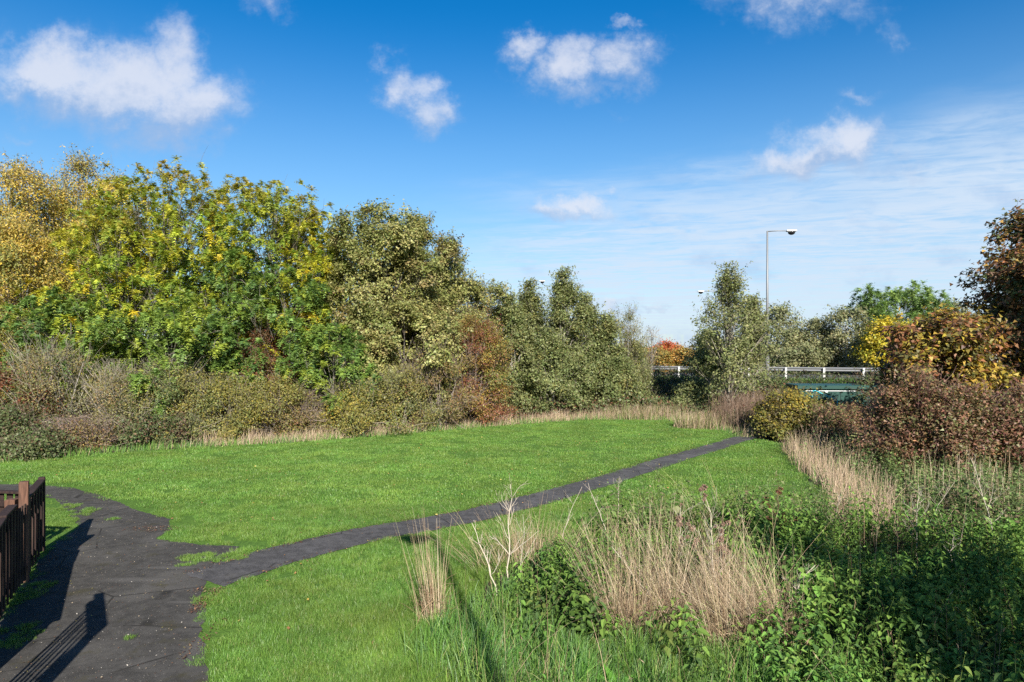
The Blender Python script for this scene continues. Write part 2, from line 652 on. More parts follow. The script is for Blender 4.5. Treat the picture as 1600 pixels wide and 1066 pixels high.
# ------------------------------------------------------------------ large structure: ground, lawn, paths, road
def make_ground():
    xs = np.concatenate([np.linspace(-900, -60, 22), np.linspace(-55, 60, 90), np.linspace(65, 900, 22)])
    ys = np.concatenate([np.linspace(-300, -20, 12), np.linspace(-15, 75, 90), np.linspace(80, 1600, 30)])
    X, Y = np.meshgrid(xs, ys)
    Z = terrain_z(X, Y)
    v = np.stack([X, Y, Z], -1).reshape(-1, 3)
    nx, ny = len(xs), len(ys)
    i = np.arange((nx) * (ny)).reshape(ny, nx)
    f = np.stack([i[:-1, :-1], i[:-1, 1:], i[1:, 1:], i[1:, :-1]], -1).reshape(-1, 4)
    me = bpy.data.meshes.new('ground')
    me.from_pydata(v.tolist(), [], f.tolist())
    for p in me.polygons:
        p.use_smooth = True
    me.materials.append(M_GROUND)
    tag(link(bpy.data.objects.new('ground', me)), kind='structure')


make_ground()

# far-left edge of the mown grass, from the left of the photo to the bush beside the path's far end
EDGE_PX = [(-160, 738), (0, 724), (100, 713), (200, 706), (300, 700), (450, 692), (600, 681), (700, 672), (800, 664), (900, 657), (1000, 655), (1080, 660), (1130, 672), (1165, 684)]
EDGE = [G(*p) for p in EDGE_PX]
RIGHT_EDGE = [G(*p) for p in [(1215, 692), (1226, 712), (1246, 738), (1282, 762), (1296, 790)]]
ROUGH_NEAR = [G(*p) for p in [(1180, 806), (1050, 812), (940, 836), (850, 868), (770, 905), (716, 950), (700, 1000), (722, 1066)]]
LAWN = EDGE + RIGHT_EDGE + ROUGH_NEAR + [(0.1, 3.0), (-2.0, 3.0), (-9.5, 8.0), (-16, 14)]
sheet('lawn', ragged(LAWN, 0.35, 0.10, 3), 0.004, M_LAWN)

OLD_PATH = [G(*p) for p in [(-60, 757), (40, 757), (110, 762), (160, 775), (205, 795), (266, 812), (268, 828), (245, 842), (300, 850), (372, 855),
                            (350, 876), (320, 896), (316, 935), (326, 962), (312, 990), (330, 1066)]] + [(-2.4, 3.2), (-4.7, 3.2), (-5.6, 6.5)] + \
           [G(*p) for p in [(2, 960), (48, 900), (72, 862), (104, 838), (124, 822), (104, 800), (86, 780), (40, 772), (-60, 772)]]
sheet('old_path', ragged(OLD_PATH, 0.09, 0.030, 5), 0.008, M_PATH_OLD)
NP_C = [G(*p) for p in [(316, 908), (420, 874), (500, 853), (570, 836), (650, 822), (740, 806), (820, 786), (890, 767), (960, 747), (1050, 718), (1110, 701), (1150, 688), (1185, 679)]]


def band(center, widths):
    c = np.array(center)
    d = np.gradient(c, axis=0)
    d /= np.linalg.norm(d, axis=1, keepdims=True)
    nn = np.stack([-d[:, 1], d[:, 0]], 1)
    w = np.asarray(widths)[:, None] / 2
    return [tuple(p) for p in (c + nn * w)] + [tuple(p) for p in (c - nn * w)[::-1]]


NEW_PATH = band(NP_C, list(np.linspace(.98, .70, len(NP_C))))
sheet('narrow_path', ragged(NEW_PATH, 0.10, 0.026, 8), 0.012, M_PATH_NEW)


def road():
    a = RAIL_P + RAIL_N * 1.0 - RAIL_D * 90
    b = RAIL_P + RAIL_N * 1.0 + RAIL_D * 60
    c, d = b + RAIL_N * 8, a + RAIL_N * 8
    sheet('road', [tuple(p) for p in (a, b, c, d)], 1.458, M_ROAD)


road()

# rough, unmown ground on the right
ROUGH = [G(*p) for p in [(722, 1066), (700, 1000), (716, 950), (770, 905), (850, 868), (940, 836), (1050, 812), (1180, 806), (1296, 790), (1282, 762), (1246, 738), (1226, 712), (1215, 694)]] + \
        [(9.6, 24.5), (22, 22), (22, 3.2), (0.1, 3.2)]

# ------------------------------------------------------------------ trees and shrubs
S = {}


def sp(name, gain=1.0, **k):
    base = dict(kind='simple', prof='round', leaf=(0.11, 0.075), droop=0.3, per=46, crad=0.42, pal=[((.1, .15, .02), 1)], top=None,
                bark=(0.10, 0.085, 0.07), twig=(0.10, 0.08, 0.065), base=0.08, sparse=1.0, tips=0, stems=1, up=0.55, lob=(.24, .40), wild=.12, leafmix=.22, tipleaf=0)
    if k.get('prof') == 'bush':
        base.update(lob=(.15, .34), wild=.26)
    base.update(k)
    base['pal'] = [(tuple(v * gain for v in c), w) for c, w in base['pal']]
    S[name] = base


# colours are those of the leaves themselves
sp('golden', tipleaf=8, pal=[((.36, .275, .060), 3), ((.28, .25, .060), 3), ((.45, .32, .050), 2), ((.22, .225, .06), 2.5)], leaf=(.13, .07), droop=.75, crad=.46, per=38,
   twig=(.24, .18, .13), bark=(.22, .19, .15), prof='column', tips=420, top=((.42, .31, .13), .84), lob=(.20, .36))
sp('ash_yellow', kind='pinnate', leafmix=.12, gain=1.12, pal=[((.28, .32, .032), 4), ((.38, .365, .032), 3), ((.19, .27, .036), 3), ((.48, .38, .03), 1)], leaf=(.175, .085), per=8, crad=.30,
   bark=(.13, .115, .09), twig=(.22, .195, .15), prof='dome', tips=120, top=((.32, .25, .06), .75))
sp('ash_green', kind='pinnate', leafmix=.12, gain=1.1, pal=[((.125, .205, .045), 4), ((.17, .245, .046), 3), ((.25, .30, .042), 2.5), ((.085, .155, .042), 2)], leaf=(.175, .088), per=8, crad=.30,
   bark=(.13, .12, .10), twig=(.19, .17, .14), prof='dome', tips=60)
sp('deep_wood', pal=[((.16, .19, .04), 3), ((.21, .22, .04), 2), ((.11, .14, .038), 2)], leaf=(.24, .17), per=13, crad=.42, prof='dome', tips=40)
sp('olive', tipleaf=12, pal=[((.25, .25, .085), 4), ((.185, .205, .062), 3), ((.31, .295, .11), 2), ((.22, .18, .07), 1)], leaf=(.135, .11), per=40, crad=.30,
   bark=(.10, .09, .08), prof='dome', tips=200, lob=(.20, .36))
sp('alder', tipleaf=14, pal=[((.175, .195, .072), 4), ((.130, .160, .056), 3), ((.225, .240, .100), 2), ((.20, .19, .06), 1)], leaf=(.125, .098), per=26, crad=.36,
   bark=(.36, .33, .28), twig=(.24, .21, .17), prof='cone', tips=240, lob=(.13, .30), wild=.40)
sp('alder_airy', tipleaf=7, pal=[((.185, .20, .075), 4), ((.140, .165, .060), 3), ((.235, .24, .105), 2)], leaf=(.125, .098), per=12, crad=.34,
   bark=(.25, .225, .185), twig=(.22, .195, .155), prof='spire', tips=420, lob=(.11, .24), wild=.5)
sp('alder_dusk', tipleaf=12, pal=[((.155, .14, .075), 3), ((.115, .11, .06), 3), ((.20, .17, .09), 1)], leaf=(.11, .085), per=34, crad=.34, bark=(.10, .09, .08), prof='column', tips=80, lob=(.22, .40))
sp('sallow', tipleaf=8, pal=[((.185, .19, .066), 4), ((.225, .205, .060), 3), ((.15, .165, .070), 2), ((.28, .235, .055), 1), ((.12, .16, .05), 1)], leaf=(0.086, 0.054), per=26, crad=.34, bark=(.22, .20, .17),
   twig=(.24, .205, .165), prof='bush', tips=420, stems=6)
sp('sallow_yellow', tipleaf=9, pal=[((.235, .205, .052), 4), ((.195, .19, .055), 4), ((.31, .25, .045), 1.5), ((.15, .17, .055), 2.5)], leaf=(0.086, 0.055), per=29, crad=.34, bark=(.22, .20, .17),
   twig=(.24, .20, .155), prof='bush', tips=300, stems=6)
sp('grey_twigs', pal=[((.20, .185, .075), 3), ((.25, .215, .075), 2), ((.16, .165, .060), 2), ((.24, .16, .07), 1)], leaf=(0.075, 0.048), per=15, crad=.36, bark=(.28, .255, .22),
   twig=(.27, .235, .185), prof='bush', tips=700, stems=8)
sp('red_twigs', pal=[((.21, .155, .07), 3), ((.18, .16, .055), 3), ((.24, .125, .06), 2), ((.26, .19, .06), 1.5)], leaf=(0.081, 0.054), per=18, crad=.34, bark=(.22, .18, .16),
   twig=(.23, .175, .155), prof='bush', tips=600, stems=7)
sp('hawthorn_red', tipleaf=9, pal=[((.18, .065, .040), 4), ((.22, .085, .040), 3), ((.14, .09, .04), 2), ((.11, .115, .04), 2)], leaf=(0.086, 0.060), per=35, crad=.34, bark=(.12, .10, .09),
   twig=(.18, .13, .11), prof='bush', tips=160, stems=4)
sp('spindle', tipleaf=9, pal=[((.25, .165, .045), 4), ((.22, .095, .048), 4), ((.29, .21, .04), 3), ((.18, .18, .05), 3), ((.17, .06, .04), 2)], leaf=(0.086, 0.060), per=35, crad=.36, bark=(.16, .12, .10),
   twig=(.21, .15, .12), prof='bush', tips=160, stems=5)
sp('bramble', tipleaf=7, gain=1.15, pal=[((.070, .095, .035), 4), ((.095, .115, .042), 3), ((.12, .075, .042), 2), ((.12, .125, .06), 2)], leaf=(0.098, 0.074), per=26, crad=.28, bark=(.15, .10, .08),
   twig=(.22, .15, .12), prof='bush', tips=260, stems=6)
sp('maple_orange', tipleaf=16, leafmix=.5, pal=[((.36, .235, .038), 2.5), ((.24, .19, .038), 3), ((.26, .115, .05), 3), ((.12, .11, .038), 4), ((.40, .31, .045), 1.5), ((.13, .07, .042), 3)], leaf=(.165, .15), per=22, crad=.36, bark=(.10, .09, .08),
   prof='dome', tips=140, lob=(.15, .30), wild=.42)
sp('maple_dark', gain=1.0, tipleaf=16, leafmix=.6, pal=[((.17, .095, .050), 4), ((.12, .125, .045), 4), ((.30, .14, .055), 2.5), ((.36, .22, .055), 2), ((.095, .125, .045), 2)], leaf=(.165, .15), per=22, crad=.32, bark=(.08, .07, .06),
   prof='dome', tips=160, lob=(.14, .28))
sp('dogwood', tipleaf=9, leafmix=.45, pal=[((.20, .10, .066), 4), ((.25, .145, .085), 3), ((.15, .12, .055), 3), ((.155, .16, .06), 3), ((.26, .16, .07), 1)], leaf=(0.092, 0.066), per=32, crad=.34, bark=(.14, .075, .065),
   twig=(.20, .12, .105), prof='bush', tips=280, stems=8)
sp('yellow_bush', tipleaf=10, pal=[((.25, .215, .045), 4), ((.165, .165, .042), 4), ((.34, .245, .042), 2), ((.12, .095, .04), 2)], leaf=(0.098, 0.072), per=35, crad=.30, bark=(.10, .08, .07),
   twig=(.17, .125, .10), prof='bush', tips=140, stems=7)
sp('far_birch', tipleaf=9, pal=[((.20, .205, .098), 4), ((.165, .180, .085), 3), ((.25, .245, .12), 2)], leaf=(.19, .15), per=20, crad=.50, bark=(.36, .33, .29), twig=(.25, .21, .17), prof='column', tips=90, sparse=.8)
sp('far_green', gain=1.35, pal=[((.115, .185, .050), 4), ((.16, .225, .058), 3), ((.085, .14, .042), 2)], kind='pinnate', leaf=(.21, .12), per=7, crad=.42, prof='dome')
sp('far_yellow', pal=[((.48, .375, .030), 4), ((.40, .35, .035), 3), ((.28, .29, .04), 1)], leaf=(.18, .145), per=24, crad=.46, prof='dome', tips=60)
sp('far_orange', pal=[((.36, .20, .045), 4), ((.28, .21, .055), 3), ((.21, .19, .055), 3)], leaf=(.18, .145), per=24, crad=.48, prof='dome')
sp('far_red', pal=[((.42, .10, .04), 4), ((.38, .15, .04), 2)], leaf=(.18, .145), per=24, crad=.42, prof='dome')
sp('conifer', pal=[((.045, .075, .040), 4), ((.06, .09, .045), 2)], leaf=(.22, .04), per=44, crad=.40, prof='cone', droop=.2)
sp('bare', pal=[((.28, .20, .08), 1)], leaf=(.09, .06), per=3, crad=.3, bark=(.30, .26, .22), twig=(.27, .23, .2), prof='column', tips=160)


def profile(kind, t):
    if kind == 'cone':
        return np.minimum(1, t * 4 + .45) * np.clip(1 - t ** 1.5, 0, 1) * .98 + 0.04
    if kind == 'spire':
        return np.clip(1.08 - t * 1.05, 0.14, 1) * np.minimum(1, t * 5 + .6)
    if kind == 'column':
        return np.sqrt(np.clip(1 - np.abs(2 * t - 0.9) ** 2.6, 0.03, 1))
    if kind == 'bush':
        return np.sqrt(np.clip(1 - t ** 2.2, 0.03, 1)) * (0.85 + .15 * np.minimum(1, t * 3))
    return np.sqrt(np.clip(1 - np.abs(t - .52) ** 2 / np.where(t > .52, .50 ** 2, .52 ** 2 * 1.5), 0.06, 1))


def plant_tree(name, label, cat, group, species, px, Y, top_py, R, seed, lobes=24, cl=15, base=None, depth=None, crown_base=None, x=None, full=False, height=None):
    s = S[species]
    r = np.random.default_rng(seed)
    X = X_at(px, Y) if x is None else x
    z0 = float(terrain_z(X, Y))
    H = Z_at(top_py, Y) - z0 if height is None else height
    Rd = R if depth is None else depth
    o = empty(name, (X, Y, z0 - 0.03), label, cat, group)
    cb = (s['base'] if crown_base is None else crown_base) * H
    # lobes: the ends of the limbs
    t = (np.arange(lobes) + r.uniform(0.1, .9, lobes)) / lobes
    t = t ** (.72 if s['prof'] == 'dome' else .9) * 0.93
    az = np.arange(lobes) * 2.39996 + r.uniform(0, 6.28) + r.normal(0, .45, lobes)
    rad = profile(s['prof'], t)
    lr = R * r.uniform(s['lob'][0], s['lob'][1], lobes) * (0.45 + .55 * rad)
    rr = np.maximum(.02, rad * 1.08 - lr / R * .8) * r.uniform(.25, 1.0, lobes) ** .42 * r.uniform(1 - s['wild'], 1 + s['wild'], lobes)
    lc = np.stack([np.cos(az) * rr * R, np.sin(az) * rr * Rd, cb + t * (H - cb)], 1)
    lc[:, 2] = np.minimum(lc[:, 2], H - lr * .7)
    lc[-1] = [r.normal(0, .06) * R, r.normal(0, .06) * R, H - lr[-1] * .85]
    # clusters: the ends of the twigs
    K = max(4, int(cl * s['sparse']))
    li = np.repeat(np.arange(lobes), K)
    d = unit(r.normal(0, 1, (len(li), 3)))
    d[:, 1] = np.where((d[:, 1] > .3) & (r.random(len(li)) < (.0 if full else .45)), -d[:, 1], d[:, 1])
    q = r.random(len(li)) ** .42
    cc = lc[li] + d * (q * lr[li] * r.uniform(.85, 1.25, len(li)))[:, None] * np.array([1, 1, .82])
    cc[:, 2] = np.maximum(cc[:, 2], .08 + .1 * r.random(len(cc)))
    out = unit(d * .8 + unit(cc - np.array([0, 0, H * .45])) * .6 + 1e-6)
    # colour of each cluster
    pal = np.array([p[0] for p in s['pal']])
    wt = np.array([p[1] for p in s['pal']], float)
    lobe_pick = r.choice(len(pal), lobes, p=wt / wt.sum())
    pick = np.where(r.random(len(li)) < .5, lobe_pick[li], r.choice(len(pal), len(li), p=wt / wt.sum()))
    ccol = pal[pick] * r.lognormal(0, .10, (len(li), 1))
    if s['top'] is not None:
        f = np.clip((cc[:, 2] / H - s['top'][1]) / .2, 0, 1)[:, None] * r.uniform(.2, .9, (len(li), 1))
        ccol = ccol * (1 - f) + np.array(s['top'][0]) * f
    csz = s['crad'] * r.uniform(.7, 1.3, len(li))
    if s['kind'] == 'pinnate':
        nf, nl = int(s['per'] * 1.9), 4
        fi = np.repeat(np.arange(len(li)), nf)
        fd = unit(out[fi] * .45 + r.normal(0, .75, (len(fi), 3)) + np.array([0, 0, .18]))
        fl = csz[fi] * r.uniform(.8, 1.35, len(fi))
        fs = unit(np.cross(fd, np.array([0, 0, 1.0])) + 1e-4)
        fn = unit(np.cross(fs, fd) + r.normal(0, .38, (len(fi), 3)) + out[fi] * .55)
        Q, C = [], []
        fcol = ccol[fi] * r.lognormal(0, .13, (len(fi), 1))
        c0 = cc[fi] - fd * (fl * .25)[:, None]
        for j in range(nl):
            tt = .3 + .7 * j / (nl - 1)
            p = c0 + fd * (fl * tt)[:, None] - np.array([0, 0, 1]) * (fl * .30 * tt * tt)[:, None]
            for sg in (-1, 1):
                ax = unit(fd * .45 + fs * sg * .8 - np.array([0, 0, .35]) + r.normal(0, .12, fd.shape))
                L = s['leaf'][0] * .64 * r.uniform(.8, 1.2, len(fi)) * (1 - .25 * tt)
                Q.append(leaf_quads(p, ax, fn, L, L * s['leaf'][1] / s['leaf'][0], .12))
                C.append(fcol * r.lognormal(0, .08, (len(fi), 1)))
        Q, C = np.concatenate(Q), np.concatenate(C)
    else:
        n = int(s['per'] * 1.9)
        fi = np.repeat(np.arange(len(li)), n)
        off = r.normal(0, .52, (len(fi), 3)) * csz[fi][:, None] * np.array([1, 1, .72])
        b = cc[fi] + off
        nn = unit(out[fi] * .65 + np.array([0, 0, s['up']]) + r.normal(0, .42, (len(fi), 3)))
        ax = unit(np.cross(nn, r.normal(0, 1, (len(fi), 3))) + np.array([0, 0, -s['droop']]) + out[fi] * .25)
        L = s['leaf'][0] * .80 * r.uniform(.65, 1.25, len(fi))
        Q = leaf_quads(b, ax, nn, L, L * s['leaf'][1] / s['leaf'][0], .14)
        C = ccol[fi] * r.lognormal(0, .18, (len(fi), 1)) * (1 + r.normal(0, .06, (len(fi), 3)))
    if s['tips']:
        # shoots that stick out of the crown, most of them carrying a few leaves
        ti = r.integers(0, len(cc), int(s['tips'] * .85))
        a2 = cc[ti] + r.normal(0, .12, (len(ti), 3))
        dirn = unit(out[ti] * .6 + np.array([0, 0, .75]) + r.normal(0, .35, (len(ti), 3)))
        c2 = a2 + dirn * (r.uniform(.35, .95, len(ti)) * (.55 + .06 * H) * (1.55 if s['prof'] == 'bush' else 1.0))[:, None]
        c2[:, 2] = np.minimum(c2[:, 2], H * (1.14 if s['prof'] == 'bush' else 1.03))
        m2 = (a2 + c2) / 2 + r.normal(0, .07, a2.shape)
        if s['tipleaf']:
            k = s['tipleaf']
            gi = np.repeat(np.arange(len(ti)), k)
            tt = r.uniform(.3, 1.0, len(gi))[:, None]
            b = a2[gi] * (1 - tt) + c2[gi] * tt + r.normal(0, .055, (len(gi), 3))
            nn = unit(out[ti][gi] * .5 + np.array([0, 0, .5]) + r.normal(0, .5, (len(gi), 3)))
            ax = unit(np.cross(nn, r.normal(0, 1, (len(gi), 3))) + np.array([0, 0, -.2]))
            L = s['leaf'][0] * .8 * r.uniform(.7, 1.2, len(gi))
            Q = np.concatenate([Q, leaf_quads(b, ax, nn, L, L * s['leaf'][1] / s['leaf'][0])])
            C = np.concatenate([C, ccol[ti][gi] * r.lognormal(0, .15, (len(gi), 1))])
    lm = r.random(len(C)) < s['leafmix']
    C[lm] = pal[r.choice(len(pal), int(lm.sum()), p=wt / wt.sum())] * r.lognormal(0, .18, (int(lm.sum()), 1))
    Q[:, :, 2] = np.maximum(Q[:, :, 2], .02)
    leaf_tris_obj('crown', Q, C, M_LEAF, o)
    # wood: stems, limbs, twigs
    ns = s['stems']
    tq, tcol = [], []
    tr = 0.0135 * H ** .9 if ns == 1 else .006 * H + .006
    stem_paths = []
    for k in range(ns):
        a = r.uniform(0, 6.28)
        b0 = np.array([[math.cos(a) * .12 * (ns > 1), math.sin(a) * .12 * (ns > 1), 0.0]])
        e = np.array([[math.cos(a) * R * .5, math.sin(a) * Rd * .5, H * r.uniform(.65, .95)]]) if ns > 1 else np.array([[r.normal(0, .05) * R, r.normal(0, .05) * R, H * .93]])
        m = (b0 + e) / 2 + r.normal(0, .04 * R, (1, 3)) + (np.array([[0, 0, H * .12]]) if ns > 1 else 0)
        pth = bez(b0, m, e, 9)
        stem_paths.append(pth[0])
        rd = (tr * np.linspace(1, .05, 9) ** 1.2 + .008)[None]
        tq.append(tubes(pth, rd, 7))
    stems_q = np.concatenate(tq)
    trunk_c = np.array(s['bark'])
    cols = [np.repeat(trunk_c[None], len(stems_q), 0) * r.uniform(.75, 1.2, (len(stems_q), 1))]
    # limbs to lobes
    sti = r.integers(0, ns, lobes)
    hh = np.clip(lc[:, 2] / H * r.uniform(.45, .75, lobes), .08, .9)
    a0 = np.array([stem_paths[i][min(8, int(h * 8))] for i, h in zip(sti, hh)])
    mid = (a0 + lc) / 2 + np.array([0, 0, .08 * H]) * r.uniform(-.2, 1, (lobes, 1)) + r.normal(0, .06 * R, (lobes, 3))
    lp = bez(a0, mid, lc, 7)
    lq = tubes(lp, np.linspace(1, .22, 7)[None] * (tr * .34 * r.uniform(.7, 1.2, lobes))[:, None], 4)
    cols.append(np.repeat(trunk_c[None], len(lq), 0) * r.uniform(.75, 1.2, (len(lq), 1)))
    # twigs to clusters
    pick2 = r.random(len(li)) < .5
    a1 = lp[li[pick2], r.integers(3, 7, pick2.sum())]
    c1 = cc[pick2]
    m1 = (a1 + c1) / 2 + r.normal(0, .10, a1.shape) + np.array([0, 0, .06])
    wq = tubes(bez(a1, m1, c1, 3), np.linspace(1, .4, 3)[None] * r.uniform(.007, .013, len(a1))[:, None], 3)
    tw = np.array(s['twig'])
    cols.append(np.repeat(tw[None], len(wq), 0) * r.uniform(.7, 1.25, (len(wq), 1)))
    parts = [stems_q, lq, wq]
    if s['tips']:
        tq2 = tubes(bez(a2, m2, c2, 3), np.linspace(1, .4, 3)[None] * r.uniform(.004, .009, len(ti))[:, None], 3)
        parts.append(tq2)
        cols.append(np.repeat(tw[None], len(tq2), 0) * r.uniform(.7, 1.3, (len(tq2), 1)))
    W = np.concatenate(parts)
    quad_obj('trunk' if ns == 1 else 'stems', W, np.concatenate(cols), M_BARK, o)
    return o


WOOD = 'trees of the wood left of the lawn'
EDGE_G = 'bushes along the foot of the wood'
ALD = 'alders in front of the road bank'
FAR = 'trees across the road'
RED = 'bushes of the reddish thicket on the right'
P = plant_tree
#  name, label, category, group, species, px, Y, top row, radius, seed
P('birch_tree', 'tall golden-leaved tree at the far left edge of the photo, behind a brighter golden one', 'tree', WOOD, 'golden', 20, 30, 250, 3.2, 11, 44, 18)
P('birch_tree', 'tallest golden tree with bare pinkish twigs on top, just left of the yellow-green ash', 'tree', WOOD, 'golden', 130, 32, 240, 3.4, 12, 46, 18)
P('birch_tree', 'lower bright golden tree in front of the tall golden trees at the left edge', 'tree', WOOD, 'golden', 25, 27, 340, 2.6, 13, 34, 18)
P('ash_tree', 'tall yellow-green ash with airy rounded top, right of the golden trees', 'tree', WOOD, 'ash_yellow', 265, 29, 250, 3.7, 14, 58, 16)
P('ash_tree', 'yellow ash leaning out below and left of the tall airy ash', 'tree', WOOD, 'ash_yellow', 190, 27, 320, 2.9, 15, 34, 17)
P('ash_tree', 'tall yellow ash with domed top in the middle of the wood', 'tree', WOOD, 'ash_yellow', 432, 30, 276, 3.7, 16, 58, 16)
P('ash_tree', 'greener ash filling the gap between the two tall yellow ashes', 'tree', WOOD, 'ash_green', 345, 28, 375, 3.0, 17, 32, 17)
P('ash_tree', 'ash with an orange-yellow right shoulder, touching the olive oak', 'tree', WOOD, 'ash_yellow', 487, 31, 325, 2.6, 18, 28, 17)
P('ash_tree', 'dark green ash behind the grey twiggy bushes on the left', 'tree', WOOD, 'ash_green', 110, 25.5, 450, 2.6, 19, 26, 17)
P('ash_tree', 'low green and yellow ash whose bright lower sprays hang over the olive sallows', 'tree', WOOD, 'ash_green', 270, 25.5, 465, 2.8, 20, 30, 17)
P('ash_tree', 'green ash below the domed yellow ash, above the red hawthorn', 'tree', WOOD, 'ash_green', 440, 28, 415, 2.6, 21, 28, 17)
P('oak_tree', 'broad olive-leaved oak with a lumpy round top, right of the yellow ashes', 'tree', WOOD, 'olive', 590, 30, 316, 2.85, 22, 48, 15)
P('oak_tree', 'olive oak with brown-tipped top right behind the broad oak', 'tree', WOOD, 'olive', 648, 32, 335, 2.5, 23, 38, 15)
P('alder_tree', 'slim dusky brown tree standing up alone right of the oaks', 'tree', WOOD, 'alder_dusk', 700, 34, 370, 1.55, 24, 26, 13)
P('oak_tree', 'low spreading olive oak in front of the oaks, above the sallows', 'tree', WOOD, 'olive', 630, 28.5, 470, 2.7, 25, 34, 15)
P('alder_tree', 'brownish green tree sloping down right of the slim dusky one', 'tree', WOOD, 'olive', 728, 34, 432, 2.6, 26, 40, 14)
P('ash_tree', 'young bright green ash low in the gap between the red hawthorn and the sallows', 'tree', WOOD, 'ash_green', 520, 26.3, 500, 1.7, 27, 20, 15)
P('birch_tree', 'pale yellowish treetop showing behind the alders', 'tree', WOOD, 'far_birch', 780, 47, 438, 2.6, 28, 14, 12)
for i, (px, Y, tp, R, sd) in enumerate([(320, 33, 308, 3.6, 201), (550, 34, 365, 3.2, 202), (60, 35, 300, 3.8, 203), (655, 36, 400, 3.0, 204), (450, 34, 312, 3.6, 205), (215, 34, 285, 3.6, 206)]):
    P('ash_tree', 'dim green tree deep inside the wood, seen only through gaps between nearer crowns', 'tree', 'trees deep inside the wood', 'deep_wood', px, Y, tp, R, sd, 26, 14)

# bushes along the wood's edge
P('hawthorn_bush', 'red-leaved bush at the left edge of the photo, above the dark leafy bush', 'bush', EDGE_G, 'hawthorn_red', 12, 22.3, 575, 1.72, 31, 20, 14)
P('sallow_bush', 'dark leafy bush low behind the bramble mound at the left edge', 'bush', EDGE_G, 'bramble', 20, 21.3, 640, 1.38, 32, 16, 14)
P('willow_bush', 'tall grey twiggy bush, nearly leafless, leftmost of the grey ones', 'bush', EDGE_G, 'grey_twigs', 92, 23, 540, 2.18, 33, 27, 16)
P('willow_bush', 'grey-green bush with pale bare stems, second of the grey ones from the left', 'bush', EDGE_G, 'grey_twigs', 185, 23.5, 575, 2.07, 34, 25, 16)
P('sallow_bush', 'olive sallow with grey twigs, beside the pale-stemmed grey bush', 'bush', EDGE_G, 'sallow', 265, 24, 572, 1.95, 35, 25, 14)
P('sallow_bush', 'yellow-olive sallow under the bright ash sprays', 'bush', EDGE_G, 'sallow_yellow', 345, 24.5, 592, 1.72, 36, 23, 14)
P('sallow_bush', 'golden-olive rounded sallow below the red hawthorn', 'bush', EDGE_G, 'sallow_yellow', 425, 25, 592, 1.72, 37, 23, 14)
P('hawthorn_bush', 'dark red hawthorn in the middle of the wood edge, above a golden sallow', 'bush', EDGE_G, 'hawthorn_red', 405, 27, 515, 1.55, 38, 20, 14)
P('sallow_bush', 'wide olive-gold sallow right of the young green ash', 'bush', EDGE_G, 'sallow_yellow', 560, 26, 600, 1.84, 39, 23, 15)
P('sallow_bush', 'olive sallow with dark gaps below the spreading oak', 'bush', EDGE_G, 'sallow', 625, 26.8, 580, 1.61, 40, 20, 15)
P('dogwood_bush', 'reddish grey bush of tangled bare twigs left of the spindle', 'bush', EDGE_G, 'red_twigs', 690, 27.5, 535, 1.72, 41, 23, 13)
P('spindle_bush', 'tall red, orange and yellow spindle at the right end of the wood', 'bush', EDGE_G, 'spindle', 742, 28.8, 490, 1.72, 42, 29, 16)
P('sallow_bush', 'short brown-stemmed bush at the foot of the golden sallow', 'bush', EDGE_G, 'red_twigs', 470, 25.3, 615, 1.15, 43, 16, 12)
P('bramble_bush', 'low green bramble mound on the lawn corner at the left edge', 'bush', EDGE_G, 'bramble', 45, 20.2, 682, 1.26, 44, 16, 16)
P('bramble_bush', 'brown bramble tangle between the left bramble mound and the dry grass', 'bush', EDGE_G, 'red_twigs', 125, 21.7, 655, 1.26, 45, 16, 12)
P('bramble_bush', 'dark green bramble clump at the foot of the olive sallow with grey twigs', 'bush', EDGE_G, 'bramble', 240, 22.8, 650, 1.26, 46, 16, 14)

# alders before the bank
P('alder_tree', 'green alder with pale stems beside the red and orange spindle', 'tree', ALD, 'alder', 800, 33, 462, 1.83, 51, 37, 13)
P('alder_tree', 'alder with a small pointed top below the far lamp head', 'tree', ALD, 'alder', 828, 35, 442, 1.95, 52, 37, 13)
P('alder_tree', 'tallest pointed alder of the dense group', 'tree', ALD, 'alder', 882, 34.5, 424, 2.19, 53, 43, 13)
P('alder_tree', 'alder on the right shoulder of the tallest pointed alder', 'tree', ALD, 'alder', 915, 35.5, 462, 1.83, 54, 34, 13)
P('alder_tree', 'leafy lower alder in front of the tallest pointed one', 'tree', ALD, 'alder', 862, 32.3, 515, 2.08, 55, 34, 13)
P('alder_tree', 'slender alder with a thin crown between the dense group and the yellowing one', 'tree', ALD, 'alder', 948, 35, 492, 1.47, 56, 27, 13)
P('alder_tree', 'narrow yellowing tree at the right end of the dense alder group', 'tree', ALD, 'sallow', 982, 36, 492, 1.0, 57, 16, 13)
P('alder_tree', 'low round alder at the right foot of the dense group', 'tree', ALD, 'alder', 965, 34, 560, 1.71, 58, 27, 13)
P('alder_tree', 'low alder at the left end of the crash barrier', 'tree', ALD, 'alder', 990, 37, 540, .9, 59, 21, 13, crown_base=.25)
P('alder_tree', 'airy alder with a tall thin spire and a pale trunk, left of the lamp post', 'tree', ALD, 'alder_airy', 1140, 30.5, 414, 2.15, 60, 64, 8, crown_base=.20)
P('alder_tree', 'alder close behind the lamp post on its left side', 'tree', ALD, 'alder_airy', 1176, 32, 468, 1.15, 61, 34, 9, crown_base=.45)
P('alder_tree', 'low alder spreading left of the airy spired one', 'tree', ALD, 'alder', 1108, 35, 525, 1.1, 62, 27, 13, crown_base=.5)
P('alder_tree', 'bushy low alder on the bank slope under the spired one', 'tree', ALD, 'alder', 1085, 33, 598, 1.3, 63, 24, 13)
P('birch_sapling', 'bare pale sapling standing before the crash barrier', 'tree', None, 'bare', 1018, 37, 512, .5, 64, 9, 9, crown_base=.4)

